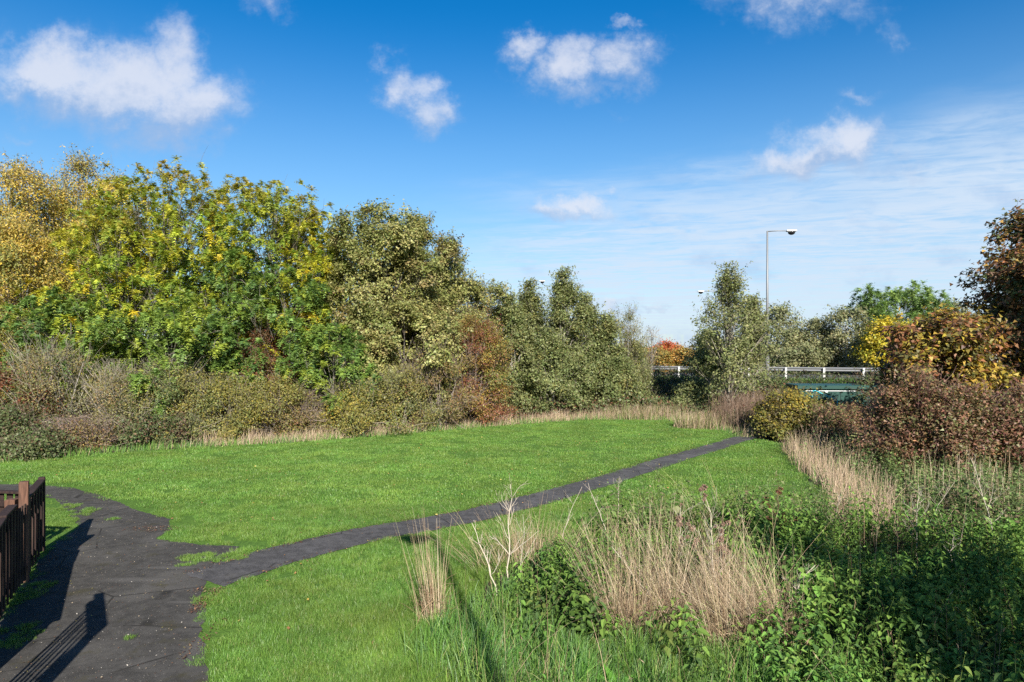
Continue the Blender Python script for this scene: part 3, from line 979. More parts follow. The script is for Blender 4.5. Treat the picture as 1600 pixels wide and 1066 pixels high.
# across the road
P('maple_tree', 'small orange-yellow treetop right of the bare sapling', 'tree', FAR, 'far_orange', 1026, 52, 545, 1.3, 71, 14, 12)
P('maple_tree', 'small bright red treetop over the crash barrier', 'tree', FAR, 'far_red', 1041, 54, 534, 1.2, 72, 10, 12)
P('maple_tree', 'orange treetop between the red one and the low alder', 'tree', FAR, 'far_orange', 1066, 53, 545, 1.2, 73, 14, 12)
P('birch_tree', 'pale grey-green birch just right of the lamp post', 'tree', FAR, 'far_birch', 1215, 50, 472, 1.9, 74, 20, 13)
P('pine_tree', 'dark conifer tip between two pale birches across the road', 'tree', FAR, 'conifer', 1241, 56, 512, 1.8, 75, 16, 13)
P('birch_tree', 'grey-green birch right of the dark conifer tip', 'tree', FAR, 'far_birch', 1275, 50, 500, 2.1, 76, 20, 13)
P('birch_tree', 'pale birch with feathery top left of the round green tree', 'tree', FAR, 'far_birch', 1322, 48, 478, 2.2, 77, 22, 13)
P('sycamore_tree', 'round-topped green tree behind the bright yellow one', 'tree', FAR, 'far_green', 1402, 49, 445, 3.6, 78, 44, 20)
P('maple_tree', 'bright yellow tree in front of the round-topped green one', 'tree', FAR, 'far_yellow', 1388, 44, 498, 1.8, 79, 20, 13)
P('birch_tree', 'pale treetop between the round green tree and the orange maple', 'tree', FAR, 'far_birch', 1482, 52, 468, 2.2, 80, 16, 12)
P('birch_tree', 'olive birch low behind the crash barrier left of the lamp post', 'tree', FAR, 'far_birch', 1110, 54, 545, 2.4, 81, 16, 12)
P('birch_tree', 'olive birch behind the spired alder', 'tree', FAR, 'far_birch', 1170, 55, 528, 2.4, 82, 16, 12)
P('birch_tree', 'low olive tree behind the barrier over the green cabin', 'tree', FAR, 'far_birch', 1245, 47, 540, 1.8, 83, 14, 12)
for i, (px, Y, tp, R, sd) in enumerate([(940, 58, 520, 3.2, 301), (1000, 62, 535, 3.4, 302), (1310, 60, 520, 3.2, 303), (1440, 60, 490, 3.2, 304), (1560, 60, 470, 3.5, 305), (860, 60, 500, 3.2, 306)]):
    P('birch_tree', 'distant olive tree mostly hidden behind nearer crowns across the road', 'tree', 'hidden distant trees', 'far_birch', px, Y, tp, R, sd, 9, 9)

# the right edge
P('maple_tree', 'orange and yellow maple with dark gaps left of the dark red one', 'tree', None, 'maple_orange', 1480, 21.5, 484, 1.85, 91, 38, 16)
P('maple_tree', 'tall dark red-brown maple at the right edge of the photo', 'tree', None, 'maple_dark', 1685, 23, 312, 3.2, 92, 84, 17)
P('maple_tree', 'dusky maple standing behind the tall dark red one', 'tree', None, 'maple_dark', 1565, 28, 465, 2.3, 93, 22, 14)
P('hazel_bush', 'rounded yellow-green bush at the far end of the narrow path', 'bush', None, 'yellow_bush', 1232, 24.4, 613, 1.4, 94, 26, 16)
P('dogwood_bush', 'red-brown dogwood right beside the yellow-green bush', 'bush', RED, 'dogwood', 1318, 22, 638, 1.3, 95, 18, 15)
P('dogwood_bush', 'mixed green and brown bush in the middle of the reddish thicket', 'bush', RED, 'dogwood', 1398, 18.6, 622, 1.15, 96, 18, 15)
P('dogwood_bush', 'purple-red bush below the orange maple', 'bush', RED, 'dogwood', 1440, 17.6, 590, 1.0, 97, 20, 15)
P('dogwood_bush', 'pinkish brown bush below the dark red maple', 'bush', RED, 'dogwood', 1505, 16.9, 615, 1.15, 98, 20, 15)
P('dogwood_bush', 'rust-brown bush at the right edge of the photo under the dark maple', 'bush', RED, 'dogwood', 1595, 16.6, 612, 1.15, 99, 18, 15)
P('dogwood_bush', 'dark brambly bush behind the green cabin', 'bush', RED, 'bramble', 1365, 27.5, 585, 1.3, 100, 16, 14)
# the tree behind the viewer whose shade falls over the nettles
P('sycamore_tree', 'leafy tree standing behind the viewer on the right, shading the nettles', 'tree', None, 'far_green', 800, -2.4, 545, 2.6, 101, 20, 11, x=7.6, crown_base=.45, full=True, height=7.6)


# ------------------------------------------------------------------ ground cover: lawn grass, dry grass, nettles
def blade_tuft(name, n, rad, h0, h1, w, seed, pal, mat, lean=.5):
    """Source mesh for one tuft of grass; only used through the lawn's geometry nodes."""
    r = np.random.default_rng(seed)
    a = r.uniform(0, 6.28, n)
    rr = rad * np.sqrt(r.random(n))
    b = np.stack([np.cos(a) * rr, np.sin(a) * rr, np.full(n, -.006)], 1)
    h = r.uniform(h0, h1, n)
    az = r.uniform(0, 6.28, n)
    ln = np.abs(r.normal(0, lean, n)) * h
    dirn = np.stack([np.cos(az), np.sin(az), np.zeros(n)], 1)
    up = np.array([0, 0, 1.0])
    tip = b + dirn * ln[:, None] + up * (h * np.sqrt(np.maximum(.15, 1 - (ln / h * .6) ** 2)))[:, None]
    mid = (b + tip) / 2 + up * (h * .12)[:, None]
    path = bez(b, mid, tip, 3)
    wd = w * r.uniform(.7, 1.3, n)[:, None] * np.array([1.0, .85, .12])[None]
    sa = az + r.uniform(.6, 2.5, n)
    side = np.stack([np.cos(sa), np.sin(sa), np.zeros(n)], 1)
    q = ribbons(path, wd, side)
    p = np.array([x[0] for x in pal])
    pw = np.array([x[1] for x in pal], float)
    c = np.repeat(p[r.choice(len(p), n, p=pw / pw.sum())] * r.lognormal(0, .09, (n, 1)), 2, 0)
    return bpy.data.objects.new(name, quad_mesh(name, q, c, mat))


def scatter(name, pts, rotz, scl, idx, sources, mat, tilt=None):
    """One object whose geometry nodes put a tuft on each of its points."""
    me = bpy.data.meshes.new(name)
    me.vertices.add(len(pts))
    me.vertices.foreach_set('co', np.ascontiguousarray(pts, dtype=np.float32).reshape(-1))
    rot = np.zeros((len(pts), 3), np.float32)
    rot[:, 2] = rotz
    if tilt is not None:
        rot[:, :2] = tilt
    a = me.attributes.new('spin', 'FLOAT_VECTOR', 'POINT'); a.data.foreach_set('vector', rot.reshape(-1))
    a = me.attributes.new('size', 'FLOAT_VECTOR', 'POINT'); a.data.foreach_set('vector', np.ascontiguousarray(scl, dtype=np.float32).reshape(-1))
    a = me.attributes.new('which', 'INT', 'POINT'); a.data.foreach_set('value', np.ascontiguousarray(idx, dtype=np.int32))
    me.materials.append(mat)
    o = link(bpy.data.objects.new(name, me))
    ng = bpy.data.node_groups.new(name, 'GeometryNodeTree')
    ng.interface.new_socket('Geometry', in_out='INPUT', socket_type='NodeSocketGeometry')
    ng.interface.new_socket('Geometry', in_out='OUTPUT', socket_type='NodeSocketGeometry')
    N, L = ng.nodes, ng.links
    gi, go = N.new('NodeGroupInput'), N.new('NodeGroupOutput')
    iop = N.new('GeometryNodeInstanceOnPoints')
    join = N.new('GeometryNodeJoinGeometry')
    for so in reversed(sources):
        oi = N.new('GeometryNodeObjectInfo')
        oi.inputs['Object'].default_value = so
        oi.inputs['As Instance'].default_value = False
        gt = N.new('GeometryNodeGeometryToInstance')
        L.new(oi.outputs['Geometry'], gt.inputs[0])
        L.new(gt.outputs[0], join.inputs[0])

    def named(nm, dt):
        n = N.new('GeometryNodeInputNamedAttribute')
        n.data_type = dt
        n.inputs['Name'].default_value = nm
        return next(s for s in n.outputs if s.enabled and s.name == 'Attribute')
    L.new(gi.outputs[0], iop.inputs['Points'])
    L.new(join.outputs[0], iop.inputs['Instance'])
    iop.inputs['Pick Instance'].default_value = True
    L.new(named('which', 'INT'), iop.inputs['Instance Index'])
    e2r = N.new('FunctionNodeEulerToRotation')
    L.new(named('spin', 'FLOAT_VECTOR'), e2r.inputs[0])
    L.new(e2r.outputs[0], iop.inputs['Rotation'])
    L.new(named('size', 'FLOAT_VECTOR'), iop.inputs['Scale'])
    L.new(iop.outputs[0], go.inputs[0])
    md = o.modifiers.new('scatter', 'NODES')
    md.node_group = ng
    return tag(o, kind='stuff')


GREENS = [((.124, .230, .040), 4), ((.148, .260, .046), 4), ((.182, .284, .054), 2), ((.106, .204, .044), 2), ((.26, .28, .10), .3)]
GREENS_LONG = [((.085, .180, .034), 4), ((.118, .225, .042), 3), ((.100, .175, .066), 3), ((.17, .25, .055), 1.5), ((.30, .27, .13), .5)]


def make_lawn_grass():
    near = [blade_tuft('grass_tuft', 90, .09, .03, .075, .0040, 400 + i, GREENS, M_GRASS, .75) for i in range(4)]
    far = [blade_tuft('grass_tuft', 70, .20, .03, .065, .011, 410 + i, GREENS, M_GRASS, .6) for i in range(4)]
    r = np.random.default_rng(77)
    P_, R_, S_, I_ = [], [], [], []
    for y0, y1, dens, first in ((4.5, 9.0, 150, 0), (9.0, 14.0, 90, 0), (14.0, 20.0, 30, 4), (20.0, 32.0, 20, 4)):
        w = 0.82 * y1
        n = int(dens * (y1 - y0) * 2 * w)
        x, y = r.uniform(-w, w, n), r.uniform(y0, y1, n)
        k = inside(LAWN, x, y) & (np.abs(x) < .80 * y + .6)
        x, y = x[k], y[k]
        dn = dist_to_poly(NP_C, x, y, closed=False)
        do = dist_to_poly(OLD_PATH, x, y)
        do = np.where(inside(OLD_PATH, x, y), -do, do) + .16 * (smooth_noise(x, y, 14, 5.0) - .35)
        hw = np.interp(y, [9.0, 24.0], [.47, .33])
        edge = np.minimum(dn - hw + .16 * (smooth_noise(x, y, 4, 5.0) - .5), do)
        k = (edge > 0.0) & (r.random(len(x)) < np.clip(.3 + edge * 5, 0, 1))
        # thin worn spots next to the old tarmac
        k &= ~((do < .45) & (smooth_noise(x, y, 6, 4.0) > .60))
        x, y, edge = x[k], y[k], edge[k]
        g = smooth_noise(x, y, 9, 1.4)
        rough = np.clip(1.2 - dist_to_poly(ROUGH_NEAR, x, y, closed=False), 0, 1)
        s = (0.58 + .40 * g + rough * .9 + .15 * (y < 12)) * np.clip(.45 + edge * 2.2, .45, 1) * r.uniform(.8, 1.25, len(x))
        P_.append(np.stack([x, y, np.full(len(x), .004)], 1))
        R_.append(r.uniform(0, 6.28, len(x)))
        S_.append(np.stack([np.ones(len(x)) * 1.05, np.ones(len(x)) * 1.05, s], 1))
        I_.append(first + r.integers(0, 4, len(x)))
    # grass creeping over the tarmac edge, and small islands in it
    for cx, cy, rx, ry, n in ((*G(335, 872), .55, .22, 60), (*G(282, 842), .35, .16, 30), (*G(100, 812), .3, .9, 110), (*G(84, 800), .3, .7, 60), (*G(175, 812), .12, .05, 6),
                              (*G(290, 884), .12, .05, 5), (*G(205, 998), .07, .03, 2), (*G(35, 930), .25, .5, 50), (*G(10, 1000), .3, .4, 40)):
        a, q = r.uniform(0, 6.28, n), np.sqrt(r.random(n))
        x, y = cx + np.cos(a) * q * rx, cy + np.sin(a) * q * ry
        P_.append(np.stack([x, y, np.full(n, .01)], 1)); R_.append(r.uniform(0, 6.28, n))
        s = r.uniform(.3, .8, n)
        S_.append(np.stack([s * 1.2, s * 1.2, s], 1)); I_.append(r.integers(0, 4, n))
    scatter('lawn_grass', np.concatenate(P_), np.concatenate(R_), np.concatenate(S_), np.concatenate(I_), near + far, M_GRASS)


make_lawn_grass()

STRAW = [((.40, .31, .205), 4), ((.31, .225, .145), 3), ((.52, .43, .31), 2), ((.23, .16, .105), 2.5), ((.30, .28, .14), 1)]
STRAW_PINK = [((.40, .29, .205), 4), ((.32, .235, .16), 3), ((.47, .37, .27), 2), ((.22, .20, .09), 2)]


def stalks(base, h, lean, r, w=.006, pal=STRAW, seg=4, heads=.5, wind=(0.25, 0.1)):
    """Dry or green grass stalks at ground points: thin bent ribbons, some with a seed head."""
    n = len(base)
    az = r.uniform(0, 6.28, n)
    d = np.stack([np.cos(az), np.sin(az), np.zeros(n)], 1) + np.array([wind[0], wind[1], 0])
    ln = np.abs(r.normal(0, lean, n)) * h
    b = np.concatenate([base, np.asarray(terrain_z(base[:, 0], base[:, 1]))[:, None] - .01], 1) if base.shape[1] == 2 else base
    tip = b + d * ln[:, None] + np.array([0, 0, 1.0]) * (h * np.sqrt(np.clip(1 - (ln / h) ** 2 * .7, .1, 1)))[:, None]
    mid = b * .45 + tip * .55 + np.array([0, 0, 1.0]) * (ln * .25)[:, None] - d * (ln * .2)[:, None] + r.normal(0, .02, (n, 3)) * h[:, None]
    path = bez(b, mid, tip, seg)
    prof = np.linspace(1, .25, seg)
    wd = w * r.uniform(.6, 1.5, n)[:, None] * prof[None]
    hd = r.random(n) < heads
    wd[hd, -2] *= 1.0
    sa = az + r.uniform(0, 3.14, n)
    side = np.stack([np.cos(sa), np.sin(sa) * .5, np.zeros(n)], 1)
    side = unit(side)
    q = ribbons(path, wd, side)
    p = np.array([x[0] for x in pal]); pw = np.array([x[1] for x in pal], float)
    cb = p[r.choice(len(p), n, p=pw / pw.sum())] * r.lognormal(0, .16, (n, 1))
    Q, C = [q], [np.repeat(cb, seg - 1, 0)]
    if hd.any():
        k = np.where(hd)[0]
        for j in range(3):
            ax = unit(tip[k] - mid[k] + r.normal(0, .12, (len(k), 3)))
            nn = unit(r.normal(0, 1, (len(k), 3)))
            Lh = h[k] * r.uniform(.05, .09, len(k))
            Q.append(leaf_quads(tip[k] - ax * (Lh * .5 + j * Lh * .25)[:, None], ax, unit(nn - ax * (nn * ax).sum(1, keepdims=True)), Lh, np.minimum(Lh * .10, w * 1.3)))
            C.append(cb[k] * 1.05)
    return np.concatenate(Q), np.concatenate(C)


def spots_along(line, n, off0, off1, r, power=1.0):
    p = np.array(line)
    seg = np.linalg.norm(np.diff(p, axis=0), axis=1)
    c = np.concatenate([[0], np.cumsum(seg)])
    t = r.random(n) * c[-1]
    i = np.clip(np.searchsorted(c, t) - 1, 0, len(seg) - 1)
    f = ((t - c[i]) / seg[i])[:, None]
    q = p[i] * (1 - f) + p[i + 1] * f
    d = (p[i + 1] - p[i]) / seg[i][:, None]
    nn = np.stack([-d[:, 1], d[:, 0]], 1)
    return q + nn * (off0 + (off1 - off0) * r.random(n) ** power)[:, None]


def blob(cx, cy, rx, ry, n, r):
    a, q = r.uniform(0, 6.28, n), r.random(n) ** .6
    return np.stack([cx + np.cos(a) * q * rx, cy + np.sin(a) * q * ry], 1)


def stuff(name, Q, C, mat):
    return tag(quad_obj(name, Q, C, mat), kind='stuff')


r_ = np.random.default_rng(501)
# pale dry grass along the foot of the wood, patchy on the left and dense in the middle
b = spots_along(EDGE, 15000, -.15, 1.15, r_)
k = np.clip((b[:, 0] + 11.5) / 3.0, .10, 1) * (.15 + 1.1 * smooth_noise(b[:, 0], b[:, 1], 31, 2.2))
b = b[r_.random(len(b)) < k]
hgt = r_.uniform(.14, .55, len(b)) * (0.5 + .7 * smooth_noise(b[:, 0], b[:, 1], 32, 1.6))
Q, C = stalks(b, hgt, .45, r_, .010, STRAW_PINK, 3, .2)
b2 = spots_along(EDGE, 7000, -.3, .7, r_)
Q2, C2 = stalks(b2, r_.uniform(.08, .30, len(b2)), .5, r_, .013, GREENS_LONG, 3, 0)
stuff('dry_grass', np.concatenate([Q, Q2]), np.concatenate([C, C2]), M_STRAW)

# low dark brambles on the ground between the dry grass and the alders, and over the bank
def leafy_cover(name, pts, zlo, zhi, r, leaf, pal, mat, pale=None):
    n = len(pts)
    z = np.asarray(terrain_z(pts[:, 0], pts[:, 1]))
    nn = unit(r.normal(0, .5, (n, 3)) + np.array([0, -.35, .8]))
    ax = unit(np.cross(nn, r.normal(0, 1, (n, 3))) + np.array([0, 0, -.25]))
    b = np.stack([pts[:, 0], pts[:, 1], z + zlo + (zhi - zlo) * r.random(n) ** .8], 1)
    L = leaf * r.uniform(.6, 1.3, n)
    p = np.array([x[0] for x in pal]); pw = np.array([x[1] for x in pal], float)
    c = p[r.choice(len(p), n, p=pw / pw.sum())] * r.lognormal(0, .18, (n, 1))
    return leaf_quads(b, ax, nn, L, L * .7), c


BRAM = S['bramble']['pal'] + [((.17, .075, .04), 1.2), ((.13, .12, .05), 1)]
pts = np.stack([r_.uniform(-4, 14, 46000), r_.uniform(26, 42, 46000)], 1)
s = road_s(pts[:, 0], pts[:, 1])
de = dist_to_poly(EDGE, pts[:, 0], pts[:, 1], closed=False)
k = (~inside(LAWN, pts[:, 0], pts[:, 1])) & (de > .7) & (s < -1.2)
pts = pts[k]
hz = (.35 + .75 * smooth_noise(pts[:, 0], pts[:, 1], 41, 1.1))
Q, C = leafy_cover('bramble', pts, .03, hz, r_, .12, BRAM, M_LEAF)
b = pts[r_.random(len(pts)) < .07]
Q2, C2 = stalks(b, r_.uniform(.4, 1.1, len(b)), .45, r_, .012, [((.17, .10, .07), 3), ((.24, .17, .12), 2)], 4, .2)
stuff('bramble_undergrowth', np.concatenate([Q, Q2]), np.concatenate([C, C2]), M_LEAF)
# reddish dry stems beside the yellow-green bush, and scrub on the bank by the cabin
pts = np.stack([r_.uniform(7, 22, 24000), r_.uniform(25, 40, 24000)], 1)
s = road_s(pts[:, 0], pts[:, 1])
pts = pts[(s < -.9) & (s > -9) & ((pts[:, 0] > 13.5) | (s > -5.5)) & ~((pts[:, 0] > 11.2) & (pts[:, 0] < 15.2) & (pts[:, 1] < 30.6) & (pts[:, 1] > 26))]
hz = (.30 + .6 * smooth_noise(pts[:, 0], pts[:, 1], 43, 1.3))
Q, C = leafy_cover('scrub', pts, .03, hz, r_, .12, [((.05, .065, .025), 3), ((.075, .06, .03), 2), ((.09, .11, .04), 1)], M_LEAF)
b = np.concatenate([blob(9.6, 27.6, 1.5, 1.8, 1500, r_), blob(11.0, 30.5, 1.4, 1.6, 1000, r_)])
Q2, C2 = stalks(b, r_.uniform(.6, 1.5, len(b)), .25, r_, .014, [((.19, .125, .09), 3), ((.26, .18, .13), 2), ((.13, .085, .06), 2)], 4, .6)
b = np.concatenate([blob(8.6, 27.8, 2.0, 1.2, 2500, r_), blob(6.3, 31.2, 2.5, .8, 1500, r_)])
Q3, C3 = stalks(b, r_.uniform(.25, .75, len(b)), .35, r_, .014, STRAW_PINK + [((.16, .19, .06), 6)], 3, .3)
stuff('bank_scrub', np.concatenate([Q, Q2, Q3]), np.concatenate([C, C2, C3]), M_LEAF)
# bright verge grass at the foot of the crash barrier
t = r_.uniform(-14, 16, 9000)
o_ = r_.uniform(-2.6, .7, 9000)
b = RAIL_P[None] + RAIL_D[None] * t[:, None] + RAIL_N[None] * o_[:, None]
Q, C = stalks(b, r_.uniform(.08, .26, len(b)), .4, r_, .02, [((.07, .17, .02), 4), ((.11, .21, .03), 2), ((.2, .2, .07), 1)], 3, 0)
stuff('verge_grass', Q, C, M_GRASS)

# ---- rough ground on the right: nettles, long grass, straw
def nettle_leaves(base, h, r, nodes=9, Lmax=.095, pal=None, simple=False):
    """Leaves (and stems) of many nettle plants: opposite pairs up a leaning stem."""
    n = len(base)
    lean = r.normal(0, .14, (n, 2)) * h[:, None]
    t = np.linspace(.22, 1.0, nodes)
    cx = base[:, None, 0] + lean[:, None, 0] * t[None] ** 1.5
    cy = base[:, None, 1] + lean[:, None, 1] * t[None] ** 1.5
    cz = h[:, None] * t[None]
    a0 = r.uniform(0, 6.28, n)
    B, A, Nn, Ls, Cs = [], [], [], [], []
    p = np.array([x[0] for x in pal]); pw = np.array([x[1] for x in pal], float)
    pc = p[r.choice(len(p), n, p=pw / pw.sum())] * r.lognormal(0, .15, (n, 1))
    gsz = .62 + .95 * smooth_noise(base[:, 0], base[:, 1], 71, 2.6) ** 1.4 * r.uniform(.75, 1.25, n)      # each patch has its own leaf size
    gc = smooth_noise(base[:, 0], base[:, 1], 73, 1.7)[:, None]
    pc = pc * (.78 + .5 * gc) * np.array([1, 1, .9])
    for k in range(2):
        for j in range(nodes):
            az = a0 + j * 1.57 + k * 3.14159 + r.normal(0, .3, n)
            dz = r.uniform(-.75, .0, n) if j < nodes - 1 else r.uniform(.1, .6, n)
            ax = unit(np.stack([np.cos(az), np.sin(az), dz], 1))
            sd = np.stack([-np.sin(az), np.cos(az), np.zeros(n)], 1)
            nn = unit(np.cross(ax, sd) + r.normal(0, .22, (n, 3)))
            nn *= np.sign(nn[:, 2:3] + 1e-6)
            L = Lmax * (1.0 - .58 * (t[j] - .4) ** 2 / .36) * r.uniform(.7, 1.25, n) * (.62 if j == nodes - 1 else 1) * (.6 + .5 * h) * gsz
            keep = r.random(n) > (.35 if j < 2 else .05)
            B.append(np.stack([cx[:, j], cy[:, j], cz[:, j]], 1)[keep] + ax[keep] * .012); A.append(ax[keep]); Nn.append(nn[keep]); Ls.append(L[keep])
            Cs.append((pc * r.lognormal(0, .13, (n, 1)) * (1 + .25 * (t[j] - .5)))[keep])
    B, A, Nn, Ls, Cs = map(np.concatenate, (B, A, Nn, Ls, Cs))
    q = leaf_quads(B, A, Nn, Ls, Ls * .62, .14, .35) if simple else broad_leaf_quads(B, A, Nn, Ls, Ls * .55)
    tip = np.stack([cx[:, -1], cy[:, -1], cz[:, -1]], 1)
    b3 = np.stack([base[:, 0], base[:, 1], np.zeros(n)], 1)
    m = np.stack([base[:, 0] + lean[:, 0] * .3, base[:, 1] + lean[:, 1] * .3, h * .55], 1)
    st = tubes(bez(b3, m, tip, 3), np.linspace(.0035, .0015, 3)[None] * np.ones((n, 1)), 3)
    return np.concatenate([q, st]), np.concatenate([Cs] * (1 if simple else 2) + [np.repeat(pc * .8, len(st) // n, 0)])


NETTLE = [((.080, .155, .034), 4), ((.105, .190, .040), 4), ((.140, .225, .048), 2), ((.068, .125, .040), 2), ((.14, .19, .05), .8)]
NETTLE_DUSTY = [((.120, .180, .064), 4), ((.150, .215, .072), 3), ((.17, .185, .09), 2.5), ((.095, .14, .055), 2), ((.19, .15, .10), .7)]


def rough_points(dens_fn, n, y0, y1, r):
    y = np.sqrt(r.uniform(y0 ** 2, y1 ** 2, n))
    x = r.uniform(-.1, .86, n) * y
    k = inside(ROUGH, x, y) & (r.random(n) < dens_fn(x, y))
    return np.stack([x, y], 1)[k]


DRY_SPOTS = [  # where straw stands instead of nettles: x, y, rx, ry
    (*G(990, 990), .62, .5), (*G(1100, 1000), .85, .55), (*G(1205, 1010), .6, .45), (*G(676, 972), .16, .14)]
STRIP = [G(1240, 700), G(1256, 718), G(1300, 748), G(1330, 792), G(1370, 838)]


def straw_weight(x, y):
    w = np.zeros(np.shape(x))
    for cx, cy, rx, ry in DRY_SPOTS:
        w = np.maximum(w, np.exp(-(((x - cx) / rx) ** 2 + ((y - cy) / ry) ** 2) * .9))
    w = np.maximum(w, np.clip(1.15 - dist_to_poly(STRIP, x, y, closed=False) / (.75 + .75 * smooth_noise(x, y, 91, 1.3)), 0, 1))
    return w


def edge_in(x, y):
    return dist_to_poly(ROUGH[:14], x, y, closed=False)


r_ = np.random.default_rng(611)
# darker, bigger nettles in front; dustier, mixed growth behind
near = rough_points(lambda x, y: (1 - .9 * straw_weight(x, y)) * np.clip((edge_in(x, y) - .12 - .5 * (y < 7.6) * (x < 1.6)) * 1.6, 0, 1) * np.where((x < 2.3) & (y < 7.1), .10, 1.0), 4000, 3.6, 11.5, r_)
hn = (r_.uniform(.35, .9, len(near)) * (.55 + .75 * smooth_noise(near[:, 0], near[:, 1], 51, 1.6))) * np.clip(.28 + edge_in(near[:, 0], near[:, 1]) * .52, .22, 1)
Q, C = nettle_leaves(near, hn, r_, 10, .10, NETTLE)
stuff('nettle_undergrowth', Q, C, M_NETTLE)
back = rough_points(lambda x, y: (1 - .95 * straw_weight(x, y)) * np.clip(edge_in(x, y) * 1.3, 0, 1) * (.55 + .45 * smooth_noise(x, y, 52, 1.0)), 9500, 11.0, 22.0, r_)
hb = r_.uniform(.4, .95, len(back)) * (.6 + .65 * smooth_noise(back[:, 0], back[:, 1], 53, 1.0))
Q, C = nettle_leaves(back, hb, r_, 8, .105, NETTLE_DUSTY, simple=True)
stuff('weed_undergrowth', Q, C, M_NETTLE)

# straw and long green grass over the rough ground
sp_ = rough_points(lambda x, y: np.clip(straw_weight(x, y) - .25, 0, 1) * (y > 9.5), 90000, 9.0, 22, r_)
sp_ = sp_[r_.random(len(sp_)) < .6]
Q1, C1 = stalks(sp_, r_.uniform(.3, 1.0, len(sp_)) * (.45 + .65 * smooth_noise(sp_[:, 0], sp_[:, 1], 54, 2.0)), .36, r_, .0075, STRAW_PINK, 4, .25)
th = rough_points(lambda x, y: .22 * smooth_noise(x, y, 55, .9) ** 3 * np.where((x > 5.5), 1.0, .35) * (edge_in(x, y) > .3), 7000, 9.0, 19, r_)
Q2, C2 = stalks(th, r_.uniform(.4, 1.05, len(th)), .28, r_, .007, STRAW + [((.20, .19, .09), 4)], 4, .5)
tl = rough_points(lambda x, y: (edge_in(x, y) < 1.4) * .8, 7000, 8, 22, r_)
Q3, C3 = stalks(tl, r_.uniform(.18, .6, len(tl)), .4, r_, .010, GREENS_LONG + [((.30, .25, .13), 4)], 4, .1)
tr = np.stack([*np.array([(x, y) for x, y in zip(r_.uniform(14.0, 17.0, 1), r_.uniform(14, 16, 1))]).T], 1)
cl = blob(*G(1530, 800), 1.5, 1.0, 230, r_)
Q4, C4 = stalks(cl, r_.uniform(.55, 1.2, len(cl)), .16, r_, .009, STRAW, 4, .1)
stuff('tall_dry_grass', np.concatenate([Q1, Q2, Q3, Q4]), np.concatenate([C1, C2, C3, C4]), M_STRAW)

ds = rough_points(lambda x, y: .16 + 0 * x, 5200, 4.2, 13, r_)
Q, C = stalks(ds, r_.uniform(.35, 1.0, len(ds)), .40, r_, .0045, [((.24, .16, .105), 3), ((.36, .27, .18), 3), ((.14, .09, .065), 2)], 4, .3)
stuff('dead_stems', Q, C, M_STRAW)
lg = np.concatenate([blob(*G(800, 1030), 1.0, .9, 2600, r_), blob(*G(900, 1055), 1.0, .8, 2600, r_), blob(*G(735, 985), .45, .8, 900, r_),
                     blob(*G(1010, 1060), .8, .5, 1600, r_), blob(*G(790, 960), .5, .6, 600, r_), blob(.9, 5.6, 1.0, .9, 2600, r_), blob(2.4, 6.4, 1.0, .5, 1800, r_), blob(1.4, 6.9, 1.1, .3, 900, r_)])
lg = np.concatenate([lg, (lg + r_.normal(0, .12, lg.shape))[::4]])
hl = r_.uniform(.10, .40, len(lg)) * (.55 + .8 * smooth_noise(lg[:, 0], lg[:, 1], 61, 3.0))
Q, C = stalks(lg, hl, .70, r_, .0080, [(tuple(v * 1.2 for v in c_), w_) for c_, w_ in GREENS_LONG], 5, 0, wind=(.25, -.15))
stuff('long_grass', Q, C, M_GRASS)

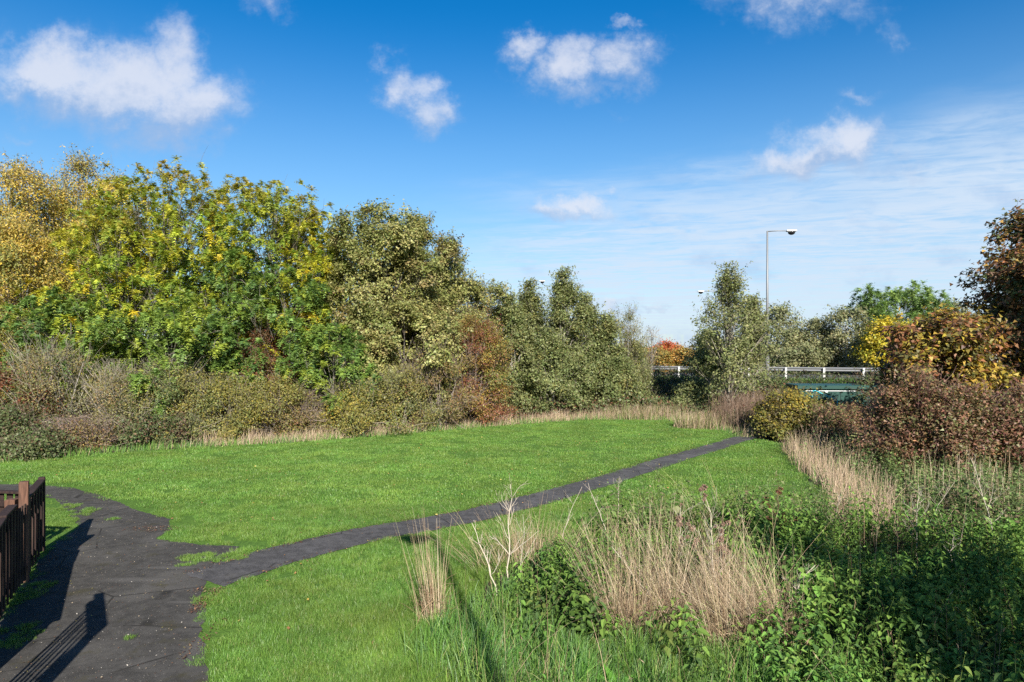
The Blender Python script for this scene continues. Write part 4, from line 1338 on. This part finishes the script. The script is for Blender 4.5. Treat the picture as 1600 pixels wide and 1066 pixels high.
# ------------------------------------------------------------------ single plants on the rough ground
def straw_clump(label, px, py, rx, ry, n, h0, h1, lean, seed, pal=STRAW, group=None, wind=(.1, .0), w=.0042):
    r = np.random.default_rng(seed)
    cx, cy = G(px, py)
    o = empty('dry_grass_clump', (cx, cy, 0), label, 'dry grass', group)
    m = max(1, int(n / 95))
    tc_ = blob(0, 0, rx * .9, ry * .9, m, r) if m > 3 else np.zeros((m, 2))
    th_ = h1 * r.uniform(.42, 1.12, m)
    tl_ = r.normal(0, .17, (m, 2)) + np.array(wind)
    ti = r.integers(0, m, n)
    loc = r.normal(0, 1, (n, 2)) * (np.array([rx, ry]) if m <= 3 else np.array([.065, .060]))
    b = np.concatenate([tc_[ti] + loc, np.full((n, 1), -.01)], 1)
    h = h0 * .7 + (th_[ti] * 1.12 - h0 * .7) * r.random(n) ** 1.35
    d = tl_[ti] + loc * (1.1 if m <= 3 else 2.6) + r.normal(0, lean, (n, 2)) * r.choice([.5, 1.0, 1.9], n, p=[.45, .4, .15])[:, None]
    tip = b + np.concatenate([d * h[:, None], (h * (1 - .18 * (d ** 2).sum(1)))[:, None]], 1)
    mid = b * .5 + tip * .5 + np.concatenate([-d * h[:, None] * .16, (h * .05)[:, None]], 1) + r.normal(0, .022, (n, 3))
    path = bez(b, mid, tip, 5)
    sa = r.uniform(0, 6.28, n)
    side = unit(np.stack([np.cos(sa), np.sin(sa) * .4, np.zeros(n)], 1))
    p = np.array([x_[0] for x_ in pal]); pw = np.array([x_[1] for x_ in pal], float)
    c = p[r.choice(len(p), n, p=pw / pw.sum())] * r.lognormal(0, .2, (n, 1))
    Q = ribbons(path, w * r.uniform(.6, 1.5, n)[:, None] * np.linspace(1, .3, 5)[None], side)
    tag(quad_obj('stalks', Q, np.repeat(c, 4, 0), M_STRAW, o), kind='stuff')
    k = int(n * .9)                                    # collapsed dead leaves tangled round the feet
    ti = r.integers(0, m, k)
    b = np.concatenate([tc_[ti] + r.normal(0, 1, (k, 2)) * (np.array([rx, ry]) if m <= 3 else np.array([.11, .10])), (r.random(k) * .30 * th_[ti])[:, None]], 1)
    L = r.uniform(.12, .42, k) * min(1, h1)
    dd = unit(r.normal(0, .7, (k, 3)) + np.array([wind[0], wind[1], .55]))
    tip = b + dd * L[:, None]
    mid = (b + tip) / 2 + r.normal(0, .05, (k, 3)) + np.array([0, 0, .05])
    sa = r.uniform(0, 6.28, k)
    side = unit(np.stack([np.cos(sa), np.sin(sa), r.normal(0, .4, k)], 1))
    Q = ribbons(bez(b, mid, tip, 4), w * 1.2 * r.uniform(.6, 1.6, k)[:, None] * np.linspace(1, .3, 4)[None], side)
    Q[:, :, 2] = np.maximum(Q[:, :, 2], .0)
    c = p[r.choice(len(p), k, p=pw / pw.sum())] * np.array([.62, .56, .50]) * r.lognormal(0, .25, (k, 1))
    tag(quad_obj('dead_leaves', Q, np.repeat(c, 3, 0), M_STRAW, o), kind='stuff')
    return o


straw_clump('narrow upright tuft of dry grass standing alone on the lawn edge', 676, 972, .065, .06, 170, .25, 1.15, .06, 701, wind=(.02, .02))
straw_clump('few very tall thin dry stems rising out of the lone grass tuft', 680, 955, .06, .06, 10, 1.1, 1.5, .03, 702, wind=(-.05, .0), w=.005)
straw_clump('left part of the big dry grass stand, thin and leaning left', 985, 992, .52, .34, 760, .3, 1.25, .18, 703, wind=(-.06, .05))
straw_clump('dense middle of the big dry grass stand in front of the nettles', 1085, 1002, .62, .38, 1450, .35, 1.4, .16, 704, wind=(-.04, .05))
straw_clump('right end of the big dry grass stand, falling over to the left', 1195, 1008, .50, .30, 1150, .35, 1.3, .20, 705, wind=(-.40, .05))
straw_clump('wispy dry tuft among nettles right of the white dead stalks', 850, 868, .30, .25, 260, .3, 1.0, .26, 706)
straw_clump('thin dry stems at the lawn corner left of the path, behind the white stalks', 800, 885, .35, .25, 170, .4, 1.15, .2, 707)
straw_clump('pale feathery grass in front of the far lawn, left of the brown thistle', 1150, 830, .6, .4, 200, .5, 1.1, .15, 708, pal=[((.42, .38, .2), 3), ((.3, .3, .13), 2), ((.45, .33, .2), 2)])
straw_clump('short straw tuft in the nettles above the big dry stand', 930, 905, .35, .25, 260, .3, .8, .3, 709)

M_BONE = paint_mat('bleached_stem', (0.43, 0.375, 0.30), 0.85, 0.15, 0.0, 0.5)
M_BROWNSTEM = paint_mat('brown_stem', (0.10, 0.052, 0.035), 0.85, 0.15, 0.0, 0.5)
M_HEAD = paint_mat('thistle_head', (0.20, 0.125, 0.095), 0.9, 0.1, 0.0, 0.6)
M_HEAD_RED = paint_mat('dock_seed', (0.13, 0.050, 0.032), 0.9, 0.1, 0.0, 0.6)


def dead_stalk(label, px, py, h, lean, nbr, seed, mat=M_BONE, rad=.008, heads=0, hmat=None, spread=.6, name='dead_stalk', cat='dead plant', z=0.0):
    r = random.Random(seed)
    cx, cy = G(px, py)
    o = empty(name, (cx, cy, z), label, cat)
    k = 9
    pts, dx, dy = [], 0, 0
    for i in range(k):
        t = i / (k - 1)
        pts.append(Vector((lean[0] * t ** 1.3 + r.gauss(0, .012) * (i > 0), lean[1] * t ** 1.3 + r.gauss(0, .012) * (i > 0), h * t)))
    bm = bmesh.new()
    rad *= .92
    nbr = int(nbr * 1.5)
    tube_bm(bm, pts, [rad * (1 - .72 * i / (k - 1)) for i in range(k)], 6)
    bm_obj('stem', bm, mat, o, True)
    ends = [(pts[-1], Vector((lean[0], lean[1], h)).normalized())]
    for b in range(nbr):
        t = r.uniform(.35, .95)
        i = int(t * (k - 1))
        p0 = pts[i]
        a = r.uniform(0, 6.28) if b > 1 else (0.3 if b == 0 else 2.9) + r.gauss(0, .4)
        L = h * r.uniform(.16, .38) * (1.25 - t * .6)
        d = Vector((math.cos(a) * spread, math.sin(a) * spread * .8, r.uniform(.45, 1.0))).normalized()
        bp = [p0]
        for j in range(1, 6):
            d = (d + Vector((r.gauss(0, .16), r.gauss(0, .16), r.gauss(.05, .14)))).normalized()
            bp.append(bp[-1] + d * L / 5)
        rb = rad * .62 * (1 - .6 * t)
        bm = bmesh.new()
        tube_bm(bm, bp, [rb * (1 - .14 * j) for j in range(6)], 5)
        for q in range(r.randint(2, 4)):
            j = r.randint(2, 4)
            e = (d + Vector((r.gauss(0, .5), r.gauss(0, .5), r.gauss(.2, .3)))).normalized()
            l2 = L * r.uniform(.2, .5)
            tube_bm(bm, [bp[j], bp[j] + e * l2 * .5 + Vector((r.gauss(0, .01), 0, r.gauss(0, .01))), bp[j] + e * l2], [rb * .5, rb * .4, rb * .25], 4)
            ends.append((bp[j] + e * l2, e))
        bm_obj('branch', bm, mat, o, True)
        ends.append((bp[-1], d))
    if heads:
        rr = np.random.default_rng(seed)
        src = None
        for p, e in ends[:heads]:
            if src is None:
                d = unit(rr.normal(0, 1, (46, 3)))
                q = leaf_quads(d * .004, d, unit(np.cross(d, rr.normal(0, 1, (46, 3)))), np.full(46, .030), np.full(46, .010))
                src = quad_mesh('seed_head', q, np.full((46, 3), .2), hmat)
            so = link(bpy.data.objects.new('seed_head', src), o)
            so.location = p
            so.rotation_euler = (r.uniform(0, 3), r.uniform(0, 3), r.uniform(0, 3))
            sc = r.uniform(.8, 1.5)
            so.scale = (sc, sc, sc)
    return o


dead_stalk('tall white forked dead stalk, tallest of those beside the lawn', 794, 934, 1.45, (.03, .05), 9, 801, rad=.013)
dead_stalk('white dead stalk leaning left, with two main arms', 780, 948, 1.02, (-.36, .08), 6, 802, rad=.012)
dead_stalk('thin straight dead stem rising between the two white stalks', 812, 930, 1.05, (.06, .0), 4, 803, rad=.007)
dead_stalk('small white forked twig standing in front of the narrow path', 948, 846, .95, (-.30, .1), 4, 804, rad=.009)
dead_stalk('pale branching stem at the path edge right of the forked twig', 965, 838, 1.0, (.05, .1), 6, 805, rad=.007)
dead_stalk('thin white stalk crossing the narrow path from the nettles', 870, 872, 1.05, (.40, .2), 3, 806, rad=.007)
dead_stalk('pale thistle with fluffy heads at the top of the big dry stand', 1122, 985, 1.5, (-.10, .1), 12, 807, rad=.011, heads=22, hmat=M_HEAD, name='dead_thistle')
dead_stalk('dead thistle with pale heads left behind the big dry stand', 1060, 930, 1.15, (.05, .1), 8, 808, rad=.008, heads=14, hmat=M_HEAD, name='dead_thistle')
dead_stalk('dead white branch bending out to the right of the dry stand', 1215, 985, .75, (.38, -.05), 9, 809, rad=.012, spread=1.0)
dead_stalk('second white branch forking low at the right of the dry stand', 1232, 965, .52, (.40, .1), 6, 810, rad=.009, spread=1.0)
dead_stalk('bleached dead branch leaning left across the dry stand', 1040, 985, .95, (-.62, .0), 6, 811, rad=.010)
dead_stalk('small curved white twig low at the left of the dry stand', 985, 985, .42, (-.30, -.1), 4, 812, rad=.008, spread=1.0)
dead_stalk('dark brown dock with rusty seed heads before the far lawn', 1216, 866, .98, (-.02, .0), 12, 813, mat=M_BROWNSTEM, rad=.011, heads=26, hmat=M_HEAD_RED, name='brown_dock', cat='dead plant')
dead_stalk('pale thin stem leaning right beside the brown dock', 1300, 862, .95, (.10, .0), 4, 814, rad=.007)
dead_stalk('grey branched dead stem among the weeds near the middle of the right side', 1432, 876, 1.15, (.03, .0), 9, 815, rad=.008)
dead_stalk('straight pale dead stem leaning right behind the grey branched one', 1440, 850, 1.0, (.60, .1), 2, 816, rad=.006)
dead_stalk('crooked white dead stalk in front of the pale reed stems on the right', 1560, 880, 1.55, (-.32, .1), 7, 817, rad=.009)
dead_stalk('white forked stalk low in the shaded nettles', 1486, 900, .66, (.05, .0), 5, 818, rad=.010, spread=1.0)
dead_stalk('bent dry stem hooking over in the shaded nettles', 1390, 960, .62, (.12, .0), 2, 819, rad=.007)
dead_stalk('dark thin stem leaning out of the bottom edge near the bright nettles', 1205, 1085, .55, (-.12, .1), 2, 820, mat=M_BROWNSTEM, rad=.008)


def broad_leaf_mesh(name, tintc, wide=.58, bend=.18):
    q = broad_leaf_quads(np.zeros((1, 3)), np.array([[1.0, 0, 0]]), np.array([[0, 0, 1.0]]), np.array([1.0]), np.array([wide]), .16, bend)
    return quad_mesh(name, q, np.repeat(np.array([tintc]), len(q), 0), M_NETTLE)


LEAF_MESHES = [broad_leaf_mesh('leaf', c) for c in ((.075, .155, .024), (.095, .19, .03), (.06, .13, .026))]
DOCK_LEAF = broad_leaf_mesh('leaf', (.085, .20, .022), .42, .3)


def leaf_object(parent, me, p, az, pitch, roll, L):
    lo = link(bpy.data.objects.new('leaf', me), parent)
    lo.matrix_local = Matrix.Translation(p) @ Matrix.Rotation(az, 4, 'Z') @ Matrix.Rotation(-pitch, 4, 'Y') @ Matrix.Rotation(roll, 4, 'X') @ Matrix.Scale(L, 4)
    return lo


M_NSTEM = paint_mat('nettle_stem', (0.09, 0.13, 0.04), 0.7, 0.2, 0.0, 0.5)


def nettle(label, px, py, h, seed, lean=(0, 0), nodes=9, L=.11, group=None, z=0.0):
    r = random.Random(seed)
    cx, cy = G(px, py, z)
    o = empty('nettle', (cx, cy, 0), label, 'nettle', group)
    pts = [Vector((lean[0] * (i / 6) ** 1.5, lean[1] * (i / 6) ** 1.5, h * i / 6)) for i in range(7)]
    bm = bmesh.new()
    tube_bm(bm, pts, [.0055 - .0005 * i for i in range(7)], 6)
    bm_obj('stem', bm, M_NSTEM, o, True)
    a0 = r.uniform(0, 6.28)
    for j in range(nodes):
        t = .25 + .75 * j / (nodes - 1)
        p = Vector((lean[0] * t ** 1.5, lean[1] * t ** 1.5, h * t))
        for k in (0, 1):
            leaf_object(o, r.choice(LEAF_MESHES), p, a0 + j * 1.57 + k * 3.14 + r.gauss(0, .25), r.uniform(-.6, .05) if j < nodes - 1 else .4, r.gauss(0, .25),
                        L * (1.05 - .55 * t ** 2) * r.uniform(.8, 1.2))
    return o


def Gz(px, py, z):
    return G(px, py, z)


nettle('tall bright nettle with paired leaves at the right edge', 1560, 940, 1.0, 901, (.03, .0), 10, .12, z=.75)
nettle('leaning nettle with yellowing tips just left of the tall bright one', 1500, 985, .82, 902, (-.05, .0), 9, .11, z=.6)
nettle('pale leafy shoot rising from the shaded nettles', 1342, 930, .85, 903, (-.03, .0), 9, .08, z=.6)
nettle('short bright nettle at the foot of the white dead stalks', 845, 985, .42, 904, (.02, .0), 6, .13, z=.2)
nettle('broad-leaved nettle next to the short bright one', 880, 990, .45, 905, (.04, .0), 6, .13, z=.2)
nettle('bright nettle low at the bottom edge right of the dry stand', 1290, 1060, .5, 906, (.0, .0), 7, .11, z=.4)
nettle('big-leaved nettle at the bottom edge below the shaded patch', 1400, 1075, .62, 907, (.0, .0), 8, .12, z=.5)
nettle('sunlit nettle near the bottom right corner', 1590, 1040, .85, 908, (-.02, .0), 9, .12, z=.75)
nettle('dark slim nettle spire before the narrow path', 985, 838, .75, 909, (.0, .0), 9, .085, z=.0)
nettle('dark nettle spire in the weeds below the tall straw strip', 1378, 860, .8, 910, (.0, .0), 9, .085, z=.1)


def dock(label, px, py, seed, n=7, L=.24):
    r = random.Random(seed)
    cx, cy = G(px, py)
    o = empty('dock_plant', (cx, cy, .0), label, 'weed')
    for k in range(n):
        leaf_object(o, DOCK_LEAF, Vector((0, 0, .03)), k * 6.28 / n + r.gauss(0, .25), r.uniform(.7, 1.25), r.gauss(0, .25), L * r.uniform(.7, 1.15))
    return o


dock('broad smooth-leaved weed at the bottom edge before the dry stand', 962, 1092, 920, 8, .30)
dock('small broad-leaved weed in the long grass by the lone tuft', 705, 985, 921, 6, .14)

# leaf crumbs and gravel chips on the old path
n = 2600
xy = np.stack([r_.uniform(-9, -2.2, n * 3), r_.uniform(5.5, 15.5, n * 3)], 1)
xy = xy[inside(OLD_PATH, xy[:, 0], xy[:, 1])][:n]
n = len(xy)
nn = unit(r_.normal(0, .25, (n, 3)) + np.array([0, 0, 1]))
ax = unit(np.cross(nn, r_.normal(0, 1, (n, 3))))
L = r_.uniform(.006, .024, n)
pal = np.array([(.30, .24, .17), (.16, .085, .05), (.36, .33, .29), (.22, .20, .07), (.10, .06, .045)])
Q = leaf_quads(np.concatenate([xy, np.full((n, 1), .016)], 1), ax, nn, L, L * r_.uniform(.35, .8, n))
stuff('fallen_leaves', Q, pal[r_.integers(0, 5, n)] * r_.lognormal(0, .2, (n, 1)), M_STRAW)
n = 700
xy = np.stack([r_.uniform(-14, 9, n * 3), r_.uniform(7, 30, n * 3)], 1)
xy = xy[inside(LAWN, xy[:, 0], xy[:, 1]) & ~inside(OLD_PATH, xy[:, 0], xy[:, 1])][:n]
n = len(xy)
nn = unit(r_.normal(0, .35, (n, 3)) + np.array([0, 0, 1]))
ax = unit(np.cross(nn, r_.normal(0, 1, (n, 3))))
L = r_.uniform(.025, .06, n)
Q = leaf_quads(np.concatenate([xy, r_.uniform(.03, .06, (n, 1))], 1), ax, nn, L, L * .7)
pal = np.array([(.34, .25, .06), (.26, .14, .06), (.40, .33, .10), (.18, .10, .05)])
stuff('lawn_leaves', Q, pal[r_.integers(0, 4, n)] * r_.lognormal(0, .2, (n, 1)), M_STRAW)
# reddish leaf litter lying along the path edges
xy = np.concatenate([blob(*G(322, 940), .10, .45, 260, r_), blob(*G(330, 925), .35, .10, 160, r_), blob(*G(236, 828), .5, .22, 260, r_), blob(*G(318, 1000), .10, .6, 120, r_),
                     spots_along(NP_C[:11], 1500, .34, .56, r_), spots_along(NP_C[:8], 400, -.56, -.36, r_), blob(*G(60, 885), .12, .8, 200, r_)])
n = len(xy)
nn = unit(r_.normal(0, .35, (n, 3)) + np.array([0, 0, 1]))
ax = unit(np.cross(nn, r_.normal(0, 1, (n, 3))))
L = r_.uniform(.012, .034, n)
pal = np.array([(.105, .050, .034), (.16, .085, .05), (.085, .045, .03), (.19, .14, .08)])
Q = leaf_quads(np.concatenate([xy, r_.uniform(.016, .03, (n, 1))], 1), ax, nn, L, L * r_.uniform(.4, .8, n))
stuff('leaf_litter', Q, pal[r_.integers(0, 4, n)] * r_.lognormal(0, .2, (n, 1)), M_STRAW)

# ------------------------------------------------------------------ fence on the left
BOARD = {}


def board_mesh(w, h, th=.02):
    key = (round(w, 3), round(h, 3), th)
    if key not in BOARD:
        bm = bmesh.new()
        box(bm, -w / 2, w / 2, -th / 2, th / 2, 0, h, .004)
        me = bpy.data.meshes.new('board')
        bm.normal_update(); bm.to_mesh(me); bm.free()
        me.materials.append(M_FENCE)
        BOARD[key] = me
    return BOARD[key]


def fence_panel(root, a, b, top, n, w, hit_miss=True, low=.06, cap=True, th=.02):
    """One panel (its own Empty under the fence) of rails, cap and upright boards."""
    a, b = np.array(a), np.array(b)
    L = float(np.linalg.norm(b - a))
    o = link(bpy.data.objects.new('panel', None), root)
    o.empty_display_size = .2
    o.location = (a[0] - root.location.x, a[1] - root.location.y, 0)
    o.rotation_euler = (0, 0, math.atan2(b[1] - a[1], b[0] - a[0]))
    r = random.Random(int(L * 1000))
    for zc in (low + .16, top - .16):
        bm = bmesh.new(); box(bm, 0, L, -.022, .022, zc - .045, zc + .045, .004)
        bm_obj('rail', bm, M_FENCE, o)
    if cap:
        bm = bmesh.new(); box(bm, -.01, L + .01, -.055, .055, top + .002, top + .040, .006)
        bm_obj('cap_rail', bm, M_FENCE, o)
    me = board_mesh(w, top - low, th)
    for k in range(n):
        bo = link(bpy.data.objects.new('board', me), o)
        sd = (1 if (k % 2 == 0) else -1) if hit_miss else -1
        bo.location = ((k + .5) * L / n, sd * .033, low + r.uniform(-.008, .0))
        bo.rotation_euler = (r.gauss(0, .004), r.gauss(0, .005), r.gauss(0, .02))
    return o


def fence_post(root, p, h, s, mat, ang, label=None):
    bm = bmesh.new(); box(bm, -s / 2, s / 2, -s / 2, s / 2, -.1, h, .006)
    o = bm_obj('post', bm, mat, root)
    o.location = (p[0] - root.location.x, p[1] - root.location.y, 0)
    o.rotation_euler = (0, 0, ang)
    return tag(o, label)


FA, FB, FC, FD = (-6.17, 8.25), (-6.47, 8.84), (-6.66, 9.30), (-7.42, 10.75)
fence = empty('timber_fence', (FC[0], FC[1], 0), 'dark stained timber fence with upright boards beside the tarmac path', 'fence')
fence_panel(fence, (-4.95, 6.1), FA, 1.12, 22, .10)
fence_panel(fence, FA, FB, 1.14, 6, .095)
fence_panel(fence, FB, FC, 1.10, 4, .055, False, cap=False)
fence_panel(fence, (FC[0] - .07, FC[1] + .12), FD, 1.10, 11, .105)
fence_panel(fence, (FD[0] - .1, FD[1] - .30), (-9.6, 10.75), .98, 14, .11, False)
fence_panel(fence, (-7.50, 9.75), (-8.6, 9.5), 1.02, 9, .11, False)
fence_post(fence, (FC[0] - .03, FC[1] + .06), 1.38, .11, M_POST, 2.05, 'tall rust-brown post with sunlit top')
fence_post(fence, (-7.05, 9.62), 1.08, .13, M_POST, .2, 'stout brown post, lower and broader')
fence_post(fence, (FD[0] - .02, FD[1] + .05), 1.17, .09, M_FENCE, 2.05)
fence_post(fence, (FB[0] - .02, FB[1]), 1.17, .08, M_FENCE, 2.05)
screen = empty('timber_screen', (-3.75, 3.0, 0), 'higher slatted timber screen outside the photo whose shade lies on the tarmac', 'fence')
fence_panel(screen, (-3.80, 3.2), (-3.97, 4.42), 2.0, 9, .06, False, th=.012)
fence_panel(screen, (-3.97, 4.45), (-4.63, 5.48), 2.0, 9, .052, False, th=.012)

# ------------------------------------------------------------------ crash barrier, lamp posts, cabin
def barrier():
    o = empty('crash_barrier', (RAIL_P[0], RAIL_P[1], 1.45), 'long steel crash barrier with pale posts along the raised road', 'crash barrier', None, math.atan2(RAIL_D[1], RAIL_D[0]))
    prof = [(0.0, -.155), (.045, -.125), (.075, -.085), (.045, -.035), (.005, 0), (.045, .035), (.075, .085), (.045, .125), (0.0, .155)]
    prof = [(a * .9, b * .78) for a, b in prof]
    bm = bmesh.new()
    x0, x1 = -26.0, 17.0
    rows = []
    for x in np.linspace(x0, x1, 24):
        rows.append([bm.verts.new((x, -p, .60 + z)) for p, z in prof] + [bm.verts.new((x, -p + .006, .60 + z)) for p, z in prof[::-1]])
    for r0, r1 in zip(rows, rows[1:]):
        m = len(r0)
        for k in range(m):
            bm.faces.new((r0[k], r0[(k + 1) % m], r1[(k + 1) % m], r1[k]))
    bmesh.ops.recalc_face_normals(bm, faces=bm.faces)
    bm_obj('rail', bm, M_STEEL, o)
    bm = bmesh.new()
    box(bm, -.055, .055, -.06, .06, -.4, .70, .008)
    me = bpy.data.meshes.new('post'); bm.to_mesh(me); bm.free(); me.materials.append(M_POSTS)
    x = x0 + .6
    while x < x1:
        p = link(bpy.data.objects.new('post', me), o)
        p.location = (x, -.145, 0)
        x += 1.95
    return o


barrier()


def lamp_post(label, base, h, arm_dir, arm=1.2, group=None, tilt=0.0, rad=(.085, .045)):
    x, y = base
    z = float(terrain_z(x, y))
    o = empty('street_lamp', (x, y, z), label, 'street lamp', group)
    d = Vector((*arm_dir, 0)).normalized()
    bm = bmesh.new(); tube_bm(bm, [(0, 0, -.3), (0, 0, 1.3)], [rad[0] * 1.25, rad[0] * 1.25], 12)
    bm_obj('base_section', bm, M_LAMP if False else M_STEEL, o)
    bm = bmesh.new(); tube_bm(bm, [(0, 0, 1.3), (0, 0, h * .55), (0, 0, h)], [rad[0], (rad[0] + rad[1]) / 2, rad[1]], 12)
    bm_obj('pole', bm, M_STEEL, o, True)
    bm = bmesh.new(); tube_bm(bm, [Vector((0, 0, h - .03)), d * arm * .5 + Vector((0, 0, h + .0)), d * arm + Vector((0, 0, h - .02))], [.030, .026, .022], 8)
    bm_obj('arm', bm, M_STEEL, o, True)
    bm = bmesh.new()
    box(bm, -.06, .50, -.14, .14, 0, .10, .03)
    for v in bm.verts:
        if v.co.z > .06 and v.co.x > .3:
            v.co.z -= .03
    hd = bm_obj('lamp_head', bm, M_LAMP, o)
    hd.location = d * (arm - .05) + Vector((0, 0, h - .06)); hd.rotation_euler = (0, -.02, math.atan2(d.y, d.x))
    bm = bmesh.new()
    bmesh.ops.create_uvsphere(bm, u_segments=14, v_segments=8, radius=.17)
    for v in bm.verts:
        v.co.x *= 1.2; v.co.z = min(v.co.z, .03) * .95
    bl = bm_obj('lamp_bowl', bm, M_DARK, hd, True)
    bl.location = (.22, 0, -.03)
    return o


lamp_post('tall grey street lamp standing by the crash barrier, its arm to the right', (X_at(1195, 39.0), 38.6), Z_at(361, 38.6) - 1.45, (1, -.1), 1.15)
lamp_post('far street lamp whose arm and head show over the alders', (X_at(822, 68), 68), Z_at(439, 68) - 1.45, (1, .05), 1.45)
lamp_post('far street lamp with only its dark head showing left of the spired alder', (X_at(1125, 62), 62), Z_at(455, 62) - 1.45, (-1, .05), 1.55)
lamp_post('lamp post standing behind the viewer that throws a thin shade on the lawn', (1.71, -2.2), 8.1, (-1, .1), .18, rad=(.058, .045))


def cabin():
    Y0 = 27.2
    x0, x1 = X_at(1248, Y0), X_at(1362, Y0)
    zt = Z_at(602, Y0)
    o = empty('green_cabin', (x0, Y0, 0), 'dark green flat-roofed cabin behind the yellow-green bush', 'cabin', None, -.10)
    L = x1 - x0 + .6
    bm = bmesh.new(); box(bm, .05, L - .05, .06, 1.4, -.05, zt - .16)
    bm_obj('wall', bm, M_GREEN, o)
    bm = bmesh.new(); box(bm, -.06, L + .06, -.06, 1.5, zt - .157, zt, .015)
    bm_obj('roof', bm, M_GREEN, o)
    bm = bmesh.new(); box(bm, .28, 2.2, .015, .057, zt - .235, zt - .21)
    bm_obj('trim', bm, M_PALE, o)
    for x in (.85, 1.62):
        bm = bmesh.new(); box(bm, x, x + .012, .05, .058, .0, zt - .25)
        bm_obj('seam', bm, M_DARK, o)
    bm = bmesh.new(); box(bm, 1.02, 1.12, -.02, .05, zt - .29, zt - .22, .01)
    bm_obj('light', bm, M_PALE, o)
    h = empty('handrail', (x0 + .30, Y0 - .55, 0), 'turquoise tubular handrail sloping down in front of the green cabin', 'handrail', None, -.05)
    bm = bmesh.new(); tube_bm(bm, [(0, 0, zt - .36), (.04, 0, zt - .19), (.12, 0, zt - .18), (.95, .0, zt - .56), (1.0, 0, zt - .60)], [.022] * 5, 8)
    bm_obj('top_rail', bm, M_CYAN, h, True)
    bm = bmesh.new(); tube_bm(bm, [(.0, 0, zt - .37), (0, 0, 0)], [.024, .024], 8)
    bm_obj('post', bm, M_CYAN, h, True)
    bm = bmesh.new(); tube_bm(bm, [(.96, 0, zt - .60), (.96, 0, 0)], [.018, .018], 8)
    bm_obj('post', bm, M_CYAN, h, True)


cabin()
if __name__ != '__main__':
    import collections
    cnt = collections.Counter()
    for o in bpy.data.objects:
        if o.type == 'MESH': cnt[(o.parent.name.split('.')[0] if o.parent else '') + '>' + o.name.split('.')[0]] += len(o.data.loops) - 2 * len(o.data.polygons)
    print('TOP', cnt.most_common(24))
    print('TRIS', sum(len(o.data.loops) - 2 * len(o.data.polygons) for o in bpy.data.objects if o.type == 'MESH'))
